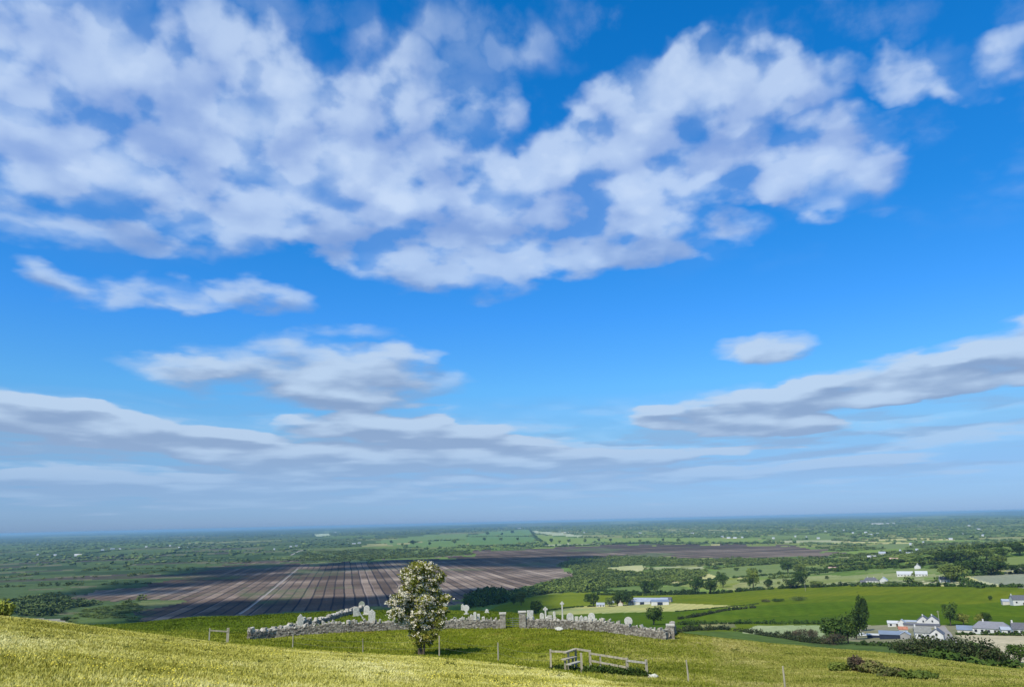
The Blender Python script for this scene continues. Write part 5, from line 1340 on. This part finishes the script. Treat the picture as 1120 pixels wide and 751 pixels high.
# ------------------------------------------------------------------ grass
def grass(name, n, r0, r1, pxa, pxb, hgt, mat, label, accept, wid=.02, g=None, rpow=1.0, blades=3, lean=.35, cols=None):
    g = g or np.random.default_rng(len(name) + n)
    a = np.interp(g.random(n), [0, 1], [az_of(pxa, 715), az_of(pxb, 715)]); r = r0 + (r1 - r0) * g.random(n) ** rpow
    x, y = r * np.sin(a), r * np.cos(a); k = accept(x, y, a, r); x, y, r = x[k], y[k], r[k]; n = len(x)
    x = np.repeat(x, blades) + g.normal(size=n * blades) * .05; y = np.repeat(y, blades) + g.normal(size=n * blades) * .05; r = np.repeat(r, blades); m_ = n * blades
    z = terr(x, y) - .02; h = hgt * (.45 + .8 * g.random(m_)) * (.6 + .8 * np.clip(fbm(x / 1.5, y / 1.5, 3) * 1.5 - .25, 0, 1)); th = g.random(m_) * 6.28; ln = g.normal(size=m_) * lean
    w = (wid * (r / 40))[:, None]; d = np.stack([np.cos(th), np.sin(th), np.zeros(m_)], 1); s = np.stack([-np.sin(th), np.cos(th), np.zeros(m_)], 1)
    b = np.stack([x, y, z], 1); mid = b + d * (ln * h * .35)[:, None] + np.array([0, 0, 1]) * (h * .6)[:, None]; tip = b + d * (ln * h)[:, None] + np.array([0, 0, 1]) * h[:, None]
    V = np.stack([b - s * w, b + s * w, mid + s * w * .8, mid - s * w * .8, tip], 1).reshape(-1, 3); o = np.arange(m_)[:, None] * 5
    ob = mesh_obj(name, V, [np.array([[0, 1, 2, 3]]) + o, np.array([[3, 2, 4]]) + o], mat, kind='stuff'); ob['label'] = label; print(name, m_)
    return ob
def blade_mat(name, stops, scale=1.3, big=.12):  # big: metres-wide patches of greener and drier grass
    m, n, b = mat_new(name); p = pos(n)
    f = n.math('ADD', n.math('MULTIPLY', n.noise(p, scale, 3, .6), .4), n.math('MULTIPLY', n.noise(p, 6.0, 3, .7), .6)); f = n.math('MULTIPLY_ADD', n.math('SUBTRACT', f, .5), 1.25, .5); f = n.math('ADD', f, n.math('MULTIPLY', n.math('SUBTRACT', n.noise(p, big, 4, .6), .5), .95))
    cc = n.ramp(f, stops)
    if name == 'meadow_blades': k = n.rng(n.sep(p)[0], -26, 2, .74, .98); cc = n.mix(1.0, cc, n.comb(k, k, n.math('MULTIPLY', k, k)), 'MULTIPLY')
    n.put(b.inputs['Base Color'], cc); b.inputs['Roughness'].default_value = .8; b.inputs['Specular IOR Level'].default_value = .1
    return m
BM = blade_mat('meadow_blades', [(.25, (.19, .19, .03)), (.40, (.37, .35, .065)), (.52, (.52, .48, .13)), (.64, (.66, .61, .24)), (.80, (.80, .75, .42))])
BP = blade_mat('pasture_blades', [(.30, (.07, .095, .005)), (.45, (.15, .175, .012)), (.58, (.25, .265, .028)), (.75, (.42, .40, .09))])
BS = blade_mat('slope_blades', [(.26, (.12, .14, .018)), (.45, (.215, .225, .035)), (.60, (.31, .285, .07)), (.80, (.48, .42, .17))])
browf = lambda a: np.interp(a, [az_of(p, 715) for p, r in brow_px], [r for p, r in brow_px])
grass('meadow_grass', 120000, 14, 68, -60, 760, .115, BM, 'tall dry yellow green grass of the foreground meadow', lambda x, y, a, r: (r < browf(a) + 1.0), wid=.018, rpow=.8, blades=4, lean=.7)
grass('pasture_grass', 60000, 40, 118, 80, 780, .16, BP, 'short green grass of the pasture around the graveyard', lambda x, y, a, r: (r > browf(a) - 1.5) & (r < 93.5), wid=.016)
BL = blade_mat('shade_tinted_blades', [(.30, (.05, .08, .005)), (.5, (.10, .14, .012)), (.75, (.19, .22, .03))])  # blades darkened to carry the same painted shade as the ground below
grass('hilltop_blades', 30000, 92, 119, 80, 780, .14, BL, 'dark green grass, shade painted in, on the shoulder of the hill and between the graves', lambda x, y, a, r: r > 92, wid=.016)
grass('slope_grass', 90000, 26, 100, 660, 1190, .11, BS, 'brownish green rough grass of the right slope', lambda x, y, a, r: (r > browf(a) - 1.5), wid=.015, lean=.7)
# buttercups in the meadow
def flowers(n):
    g = np.random.default_rng(3); a = np.interp(g.random(n), [0, 1], [az_of(-40), az_of(640)]); r = 15 + 40 * g.random(n); x, y = r * np.sin(a), r * np.cos(a)
    k = (fbm(x / 4, y / 4, 3) > .52) & (r < browf(a)); x, y = x[k], y[k]; n = len(x); c = np.stack([x, y, terr(x, y) + .16 + .1 * g.random(n)], 1)
    nr = rnd_unit(n, g) * .5 + [0, 0, 1]; nr /= np.linalg.norm(nr, axis=1)[:, None]; t = np.cross(nr, rnd_unit(n, g)); t /= np.linalg.norm(t, axis=1)[:, None]; b = np.cross(nr, t); s = .022
    V = np.stack([c + t * s, c + b * s, c - t * s, c - b * s], 1).reshape(-1, 3); o = mesh_obj('buttercups', V, np.arange(4 * n).reshape(-1, 4), simple('buttercup_petal', (.80, .66, .06), var=.05, rough=.5), kind='stuff'); o['label'] = 'scattered yellow buttercups in the meadow grass'
flowers(9000)
# rank weeds round the stile and dark tufts on the brow
def weeds(name, pts, n, h, mat, label, size=.07):
    g = np.random.default_rng(n); L = []
    for px, r, w, hh in pts:
        p = gp(px, r); L.append((p[0] - org[0], p[1] - org[1], p[2] - org[2] + hh * .2, w, .35, hh * .38))
    V, F = leaf_quads(L, n, size, g, .2, .3); V2 = V.copy(); o = mesh_obj(name, V, F, mat, kind='stuff'); o.location = org; o['label'] = label
F_NET = foliage('nettle_leaf', (.02, .04, .008), (.055, .085, .014), 1.5)
weeds('nettles', [(608, 51.6, .5, .5), (614, 51, .6, .7), (622, 51.8, .5, .5), (630, 50, .6, .6), (640, 50, .6, .7), (648, 49, .7, .9), (656, 48.8, .6, .8), (664, 48.2, .7, 1.0), (672, 48.2, .6, .8), (680, 47.6, .7, .9), (688, 47.2, .7, .9), (696, 47, .7, .9), (703, 47, .6, .7)], 5200, .9, F_NET, 'dark nettles and weeds growing at the foot of the stile and fence')
tf = np.random.default_rng(9); pts = [(tf.uniform(20, 620), 0, .0, 0) for _ in range(90)]; pts = [(p[0], float(browf(np.array(az_of(p[0], 715)))) - tf.random() ** 2 * 28, .12 + .14 * tf.random(), .16 + .16 * tf.random()) for p in pts]
weeds('weed_tufts', pts, 5200, .3, foliage('weed_leaf', (.05, .065, .01), (.10, .12, .02), 2.0), 'small dark weed tufts scattered over the meadow', .035)
pts = [(tf.uniform(560, 1110), tf.uniform(50, 84), .3 + .4 * tf.random(), .12 + .12 * tf.random()) for _ in range(46)] + [(tf.uniform(290, 600), tf.uniform(70, 84), .3 + .4 * tf.random(), .12 + .12 * tf.random()) for _ in range(26)]
weeds('rush_tufts', pts, 9000, .3, foliage('rush_leaf', (.07, .09, .01), (.13, .15, .02), 2.0), 'darker clumps of coarse grass dotted over the pasture', .045)

# ------------------------------------------------------------------ unseen clouds added overhead, shaped to throw the broad shadows on bog and hill
def cloud_alpha(m):
    b = m.node_tree.nodes['Principled BSDF']; b.inputs['Alpha'].default_value = .11
def shadow_cloud(name, X, Y, alt, rad, label):
    g = np.random.default_rng(int(rad)); n = len(X); Z = terr(X, Y); k = (alt - Z) / sd.z
    X = X + sd.x * k; Y = Y + sd.y * k; pr = []
    v0, f0 = IV, IF
    c = np.stack([X, Y, np.full(n, alt) + g.random(n) * rad * .5], 1); s = rad * (.75 + .5 * g.random((n, 1, 1)))
    V = (v0[None] * (1 + .15 * g.normal(size=(n, 12, 1))) * np.array([1, 1, .55]) * s + c[:, None]).reshape(-1, 3); F = (f0[None] + (np.arange(n) * 12)[:, None, None]).reshape(-1, 3)
    m = simple('cloud_white', (.85, .86, .88), var=.03, scale=.005, rough=1.0); cloud_alpha(m); o = mesh_obj(name, V, F, m, kind='structure', smooth=True); o['label'] = label
gc = np.random.default_rng(4)
n = 5200; a = gc.uniform(az_of(-60), az_of(640), n); r = 150 + (1350 - 150) * gc.random(n) ** .8
x, y = r * np.sin(a), r * np.cos(a); px, py = proj(x, y, terr(x, y))
far_lim = np.interp(px, [-60, 60, 180, 280, 400, 470, 540, 600], [672, 668, 661, 656.5, 653, 646, 642, 650])
k = ((r < 700) & (px < 570) & (r > 190)) | ((r >= 700) & (py > far_lim) & (px < 590))
k &= ~((r > 850) & (px < 130))
shadow_cloud('shadow_cloud', x[k], y[k], 1500, 26, 'unseen cumulus added overhead to shade the bog edge and the back of the hill')
poly = [(300,629),(400,622),(480,618),(560,619),(600,622),(640,616),(640,606),(560,603.5),(500,606),(420,611),(330,618)]
x, y = gc.uniform(-1800, 900, 4000), gc.uniform(1500, 2250, 4000); px, py = proj(x, y, terr(x, y)); k = inpoly(px, py, poly) & (fbm(x / 300, y / 220, 3) > .40)
shadow_cloud('shadow_cloud', x[k], y[k], 1500, 60, 'unseen cumulus added high overhead to shade the far half of the bog')
poly = [(60,652),(150,634),(230,618),(300,612),(320,618),(260,632),(180,648),(90,662)]
x, y = gc.uniform(-1500, 0, 4000), gc.uniform(900, 2200, 4000); px, py = proj(x, y, terr(x, y)); k = inpoly(px, py, poly) & (fbm(x / 260, y / 200 + 4, 3) > .46)
shadow_cloud('shadow_cloud', x[k], y[k], 1450, 50, 'unseen broken cumulus added overhead to shade the overgrown left side of the bog')

# slack fence wire strung between the meadow stakes
M_WIRE = simple('dull_fence_wire', (.22, .21, .19), rough=.6, metal=.3)
stk = [(320, 66.5, 1.15), (397, 66, 1.2), (480.5, 66, 1.62), (545, 60, 1.35), (602, 51.6, 1.2)]
P4 = [gp(q[0], q[1]) for q in stk]; wr = []
for hh_ in (.45, .82):
    for i in range(len(stk) - 1):
        a_ = P4[i] + [0, 0, stk[i][2] * hh_]; b_ = P4[i + 1] + [0, 0, stk[i + 1][2] * hh_]; pts_ = [a_ + (b_ - a_) * t + np.array([0, 0, -.16 * 4 * t * (1 - t)]) for t in np.linspace(0, 1, 9)]
        wr.append(tube(np.array(pts_) - P4[0], [.004] * 9, 4))
V, F = cat_(wr); o = mesh_obj('fence_wire', V, F, M_WIRE); o.location = P4[0]; tag(o, 'two slack thin wires strung between the meadow brow posts and the stile', 'wire')
